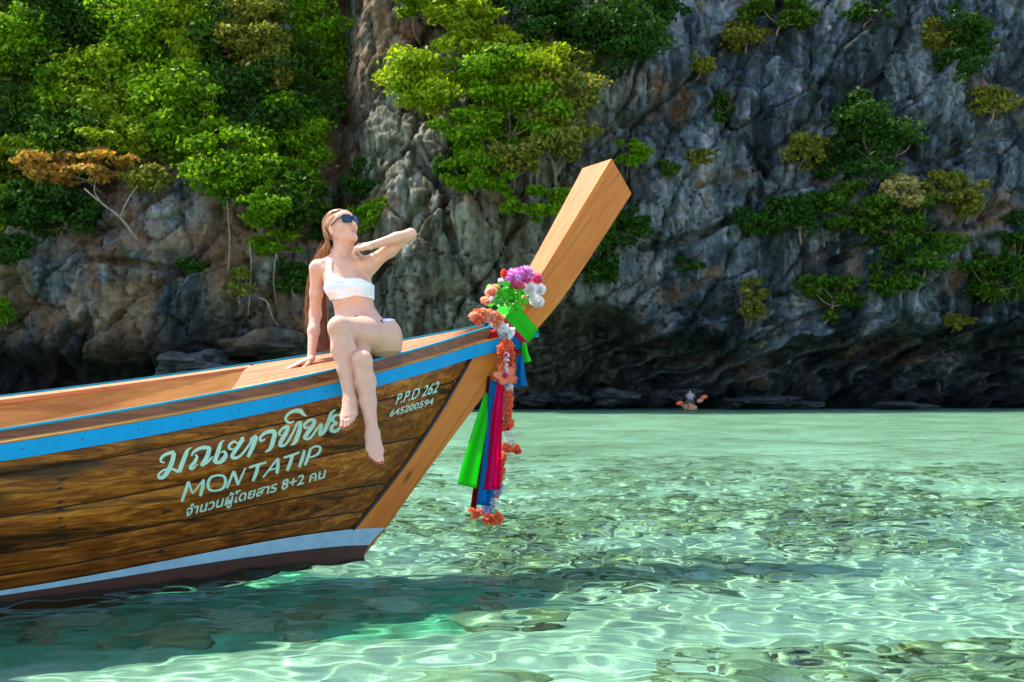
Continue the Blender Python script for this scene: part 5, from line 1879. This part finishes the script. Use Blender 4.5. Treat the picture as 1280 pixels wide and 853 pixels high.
CEN = cm.build('flower_centre', FM['magenta'], None, True).data
bpy.data.objects.remove(bpy.data.objects['flower_centre'])
frng = np.random.default_rng(12)

def aim(o, d, spin=None):
    q = Vector(d).to_track_quat('Z', 'Y')
    o.rotation_mode = 'QUATERNION'
    o.rotation_quaternion = q @ Quaternion((0, 0, 1), frng.uniform(0, 6.28) if spin is None else spin)
def piece(name, me, p, r, d, parent, base):
    o = bpy.data.objects.new(name, me)
    COL.objects.link(o)
    o.parent = parent
    o.location = np.asarray(p) - base
    r = r * (1.14 if name == 'flower' else 1.0)
    o.scale = (r, r, r)
    aim(o, d)
    return o
TOCAM = np.array([-.05, -.9, .35])

# bouquet on top of the sash
bq = place_b(641, 382, .10)
bouq = empty('flower_bouquet', bq)
tag(bouq, 'bunch of artificial purple, pink, white and peach flowers tied on the prow', 'bouquet')
for px, py, r, key, l in [(641, 347, .048, 'purple', .16), (656, 343.5, .046, 'purple', .15), (649, 341, .030, 'purple', .12)]:
    piece('flower', CARN[key][0], place_b(px, py, l), r, nrm(TOCAM + frng.normal(0, .25, 3)), bouq, bq)
for px, py, r, key, l in [(630, 342, .026, 'red', .14), (643, 356, .033, 'pink', .19), (650, 357.5, .029, 'pink', .19), (671, 348.5, .036, 'pink', .14), (658, 349, .032, 'pink', .17), (662, 361, .042, 'white', .17), (674, 362, .040, 'white', .15),
                          (671, 377, .045, 'white', .15), (664, 371, .03, 'white', .15), (614, 365, .038, 'peach', .15), (607, 376.5, .032, 'peach', .15), (620, 359, .026, 'peach', .13), (626, 351, .018, 'white', .13), (614, 374, .018, 'white', .17)]:
    piece('flower', ROSE[key], place_b(px, py, l), r, nrm(TOCAM + frng.normal(0, .4, 3)), bouq, bq)
for i in range(95):
    px, py = frng.normal(636, 11), frng.normal(369, 6)
    if not (612 < px < 660 and 354 < py < 382):
        px, py = frng.uniform(620, 655), frng.uniform(360, 379)
    piece('leaf', LEAFM[i % 2], place_b(px, py, .12 + .05 * frng.random()), frng.uniform(.030, .050), nrm(frng.normal(0, .7, 3) + (0, -.8, .5)), bouq, bq)
for px, py in ((632, 353), (618, 380), (622, 376), (660, 378), (655, 382), (609, 382)):
    piece('leaf', LEAFM[0], place_b(px, py, .13), .036, nrm(frng.normal(0, .6, 3) + (0, -.7, .5)), bouq, bq)
s = Soup()
for i in range(9):
    a = place_b(640 + frng.uniform(-6, 6), 388, .11); b = place_b(frng.uniform(618, 668), frng.uniform(350, 370), .13)
    s.tube(catmull([a, (a + b) / 2 + frng.normal(0, .01, 3), b], 4) - bq, .003, 5)
s.build('stem', FM['leaf'], bouq, True)

def garland(label, items, cord):
    base = place_b(*cord[0])
    g = empty('flower_garland', base)
    tag(g, label, 'garland', 'flower garlands hanging from the prow')
    s = Soup()
    pts = np.array([place_b(*c) for c in cord])
    s.tube(catmull(pts, 5) - base, .003, 5)
    s.build('cord', FM['white'], g, True)
    for kind, px, py, r, key, l in items:
        p = place_b(px, py, l)
        if kind == 'c':
            piece('flower', CARN[key][int(frng.integers(2))], p, r, nrm(frng.normal(0, .5, 3) + TOCAM), g, base)
        elif kind == 'd':
            f = piece('flower', DAISY[key], p, r, nrm(TOCAM + frng.normal(0, .12, 3)), g, base)
            c = bpy.data.objects.new('flower_centre', CEN); COL.objects.link(c); c.parent = f; c.location = (0, 0, .22); c.scale = (.26, .26, .2)
        elif kind == 'm':
            piece('flower_centre', CEN, p, r, (0, -1, 0), g, base)
        elif kind == 'l':
            piece('leaf', LEAFM[0], p, r, nrm(frng.normal(0, .5, 3) + (0, -.8, .4)), g, base)
        elif kind == 'b':
            b = Soup()
            for i in range(60):
                b.ball(place_b(px + frng.uniform(-1, 1) * r * 220 * (.5 + .5 * abs(math.sin(i))), py + frng.uniform(-9, 9), l + frng.uniform(-.03, .03)) - base, .0052, 6, 5)
            b.build('beads', FM['bead'], g, True)
            g.children[-1]['kind'] = 'stuff'
    return g
long_items = []
for i, (px, py) in enumerate([(592, 396), (598, 393.5), (604, 392.5), (610, 393), (616, 394.5), (621, 398), (625, 401), (622, 406), (597, 399), (606, 399), (614, 400)]):
    long_items.append(('c', px, py, .030, 'orange' if i in (1, 5, 8) else 'peach', .13 - .012 * (i < 4)))
long_items += [('c', 629, 411, .030, 'white', .15), ('c', 637, 415, .028, 'white', .15), ('c', 634, 421, .027, 'white', .15), ('c', 628, 418, .022, 'lilac', .14), ('l', 632, 417, .03, 'leaf', .175),
               ('c', 634, 428, .026, 'orange', .15)]
for py in (436, 443, 450, 457, 463):
    long_items += [('c', 628, py, .028, 'orange', .135), ('c', 638, py, .028, 'orange', .13)]
    long_items += [('c', 633, py + 1, .016, 'white' if py > 440 else 'orange', .165)]
long_items += [('m', 632, 444, .013, '', .19), ('d', 631, 470.5, .056, 'orange', .165), ('c', 640, 474, .026, 'orange', .14), ('c', 624, 474, .022, 'orange', .14), ('c', 636, 484, .024, 'white', .14), ('c', 633, 481, .018, 'lilac', .14)]
for py, dx in ((490, 0), (498, 1), (507, 0), (517, 0), (524, -1)):
    long_items += [('c', 635 + dx, py, .026, 'orange', .135), ('c', 631 + dx, py + 4, .017, 'lilac', .12)]
long_items += [('c', 636, 532, .034, 'orange', .14), ('c', 631, 534, .024, 'orange', .13), ('m', 635, 537, .011, '', .17), ('b', 639, 549, .040, '', .13), ('c', 633, 560, .028, 'orange', .13), ('c', 638, 564, .026, 'orange', .13), ('c', 647, 562, .028, 'orange', .14), ('m', 646, 566, .011, '', .165), ('l', 641, 558, .025, '', .15)]
garland('long orange and white flower garland hanging down the bow with big open orange flower', long_items, [(590, 396, .11), (612, 393, .13), (630, 415, .15), (633, 470, .14), (636, 520, .135), (640, 560, .13)])
second = [('c', 628, 573, .026, 'orange', .11), ('c', 626, 582, .026, 'orange', .11), ('c', 627, 590, .025, 'orange', .11), ('c', 625, 598, .024, 'orange', .11), ('c', 624, 608, .024, 'lilac', .11), ('c', 622, 616, .022, 'lilac', .11), ('l', 620, 612, .02, '', .13),
          ('c', 621, 621, .016, 'orange', .11), ('b', 618, 632, .030, '', .11), ('l', 617, 644, .028, '', .13), ('c', 609, 649, .030, 'orange', .11), ('c', 621, 648, .033, 'orange', .12), ('c', 615, 651, .026, 'orange', .12)]
garland('shorter garland ending in orange carnations lowest under the ribbons', second, [(632, 540, .11), (627, 590, .11), (620, 630, .11), (615, 650, .11)])
third = [('c', 590, 639, .022, 'orange', .06), ('c', 596, 643, .023, 'orange', .06), ('c', 600, 641, .018, 'orange', .05), ('c', 593, 645, .016, 'orange', .05)]
garland('small orange carnation tuft under the maroon ribbon', third, [(612, 480, .05), (600, 560, .05), (595, 640, .055)])
# loose wire ends by the rail
s = Soup()
s.tube(catmull([place_b(590, 400, .12), place_b(582.5, 393, .12), place_b(586, 384, .12), place_b(592, 381, .12)], 6), .0018, 5)
s.tube(catmull([place_b(592, 402, .12), place_b(585, 397, .12), place_b(584, 389, .12)], 6), .0015, 5)
tag(s.build('wire_loop', blk.m, None, True), 'thin dark wire loop sticking up behind the garland at the rail', 'wire')
# ================================================================ kayak by the cliff
KY = 60.0
kb = at(863, 512, KY); kb[2] = 0.0
kay = empty('kayak', kb, math.radians(78))
tag(kay, 'small peach coloured kayak with two paddlers near the cliff', 'kayak')
km = plain('peach_plastic', (.85, .42, .22), .4, .05)
n, m = 17, 14
v = []
for i in range(n):
    t = i / (n - 1) * 2 - 1
    w = .40 * (1 - abs(t) ** 2.6) ** .75 + .01
    h = .30 + .16 * abs(t) ** 3
    for j in range(m):
        a = 2 * math.pi * j / m
        z = .10 + (h - .10) * (max(0, math.sin(a))) ** .8 - .18 * max(0, -math.sin(a)) ** .7 * (1 - .5 * t * t)
        v.append((1.9 * t, w * math.copysign(abs(math.cos(a)) ** .7, math.cos(a)), z))
f = grid_faces(n, m, wrap=True).tolist() + [list(range(m)), [(n - 1) * m + k for k in range(m)]]
build('hull', np.array(v), f, km, kay, True)
for x in (-.35, .75):
    s = Soup(); s.box((x, 0, .36), (.5, .5, .06)); s.box((x - .24, 0, .48), (.06, .46, .22))
    s.build('seat', plain('dark_seat', (.05, .05, .06), .7), kay)
vest = plain('grey_life_vest', (.30, .32, .34), .8, .1)
sk2 = plain('tan_skin', (.45, .27, .19), .6, .05)
hr2 = plain('dark_hair', (.03, .02, .015), .6, .1)
def paddler(lx, label):
    c, s_ = math.cos(math.radians(78)), math.sin(math.radians(78))
    p = empty('person', kb + np.array([lx * c, lx * s_, .40]), math.radians(78))
    tag(p, label, 'person', 'paddlers in the kayak')
    me = bpy.data.meshes.new('body')
    pts = [(0, 0, .10), (-.02, 0, .32), (-.02, 0, .50), (-.02, 0, .60), (0, 0, .70), (0, 0, .80),
           (-.02, .19, .50), (.14, .27, .34), (.36, .22, .36), (-.02, -.19, .50), (.14, -.27, .34), (.36, -.22, .36),
           (.02, .10, .06), (.38, .13, .20), (.72, .11, .04), (.02, -.10, .06), (.38, -.13, .20), (.72, -.11, .04)]
    ed = [(0, 1), (1, 2), (2, 3), (3, 4), (4, 5), (2, 6), (6, 7), (7, 8), (2, 9), (9, 10), (10, 11), (0, 12), (12, 13), (13, 14), (0, 15), (15, 16), (16, 17)]
    rr = [.15, .14, .15, .06, .09, .08, .065, .05, .04, .065, .05, .04, .10, .075, .05, .10, .075, .05]
    me.from_pydata(pts, ed, [])
    o = link('body', me, sk2, p)
    md = o.modifiers.new('skin', 'SKIN')
    for sv, r in zip(me.skin_vertices[0].data, rr):
        sv.radius = (r, r)
    me.skin_vertices[0].data[0].use_root = True
    md.use_smooth_shade = True
    o.modifiers.new('sub', 'SUBSURF').render_levels = 1
    s = Soup(); s.ball((-.02, 0, .36), (.17, .21, .22), 12, 8); s.build('life_vest', vest, p, True)
    s = Soup(); s.ball((-.02, 0, .80), (.105, .095, .085), 10, 7); s.build('hair', hr2, p, True)
    return p
paddler(.75, 'front paddler of the kayak in a grey life vest')
paddler(-.35, 'rear paddler of the kayak nearest the camera in a grey vest')
def paddle(a, b, col, label):
    A, B = at(*a), at(*b)
    p = empty('paddle', (A + B) / 2)
    tag(p, label, 'paddle', 'paddles of the kayak')
    mid = (A + B) / 2
    s = Soup(); s.tube(np.array([A, B]) - mid, .018, 6); s.build('shaft', STEEL, p, True)
    d = nrm(B - A)
    for e, sg in ((A, -1), (B, 1)):
        s = Soup()
        M = np.stack([d * sg, nrm(np.cross(d, [0, 1, 0])), [0, 1, 0]], 1)
        s.ball(e - mid + d * sg * .12, (.26, .13, .02), 12, 8, M)
        s.build('blade', plain('paddle_blade', col, .4, .05), p, True)
paddle((852, 503.5, KY - .3), (878, 497, KY + .2), (.85, .12, .02), 'orange bladed paddle raised across the kayak')
paddle((858, 506, KY + .6), (873, 501.5, KY + .9), (.80, .36, .18), 'peach bladed paddle held behind the orange one')
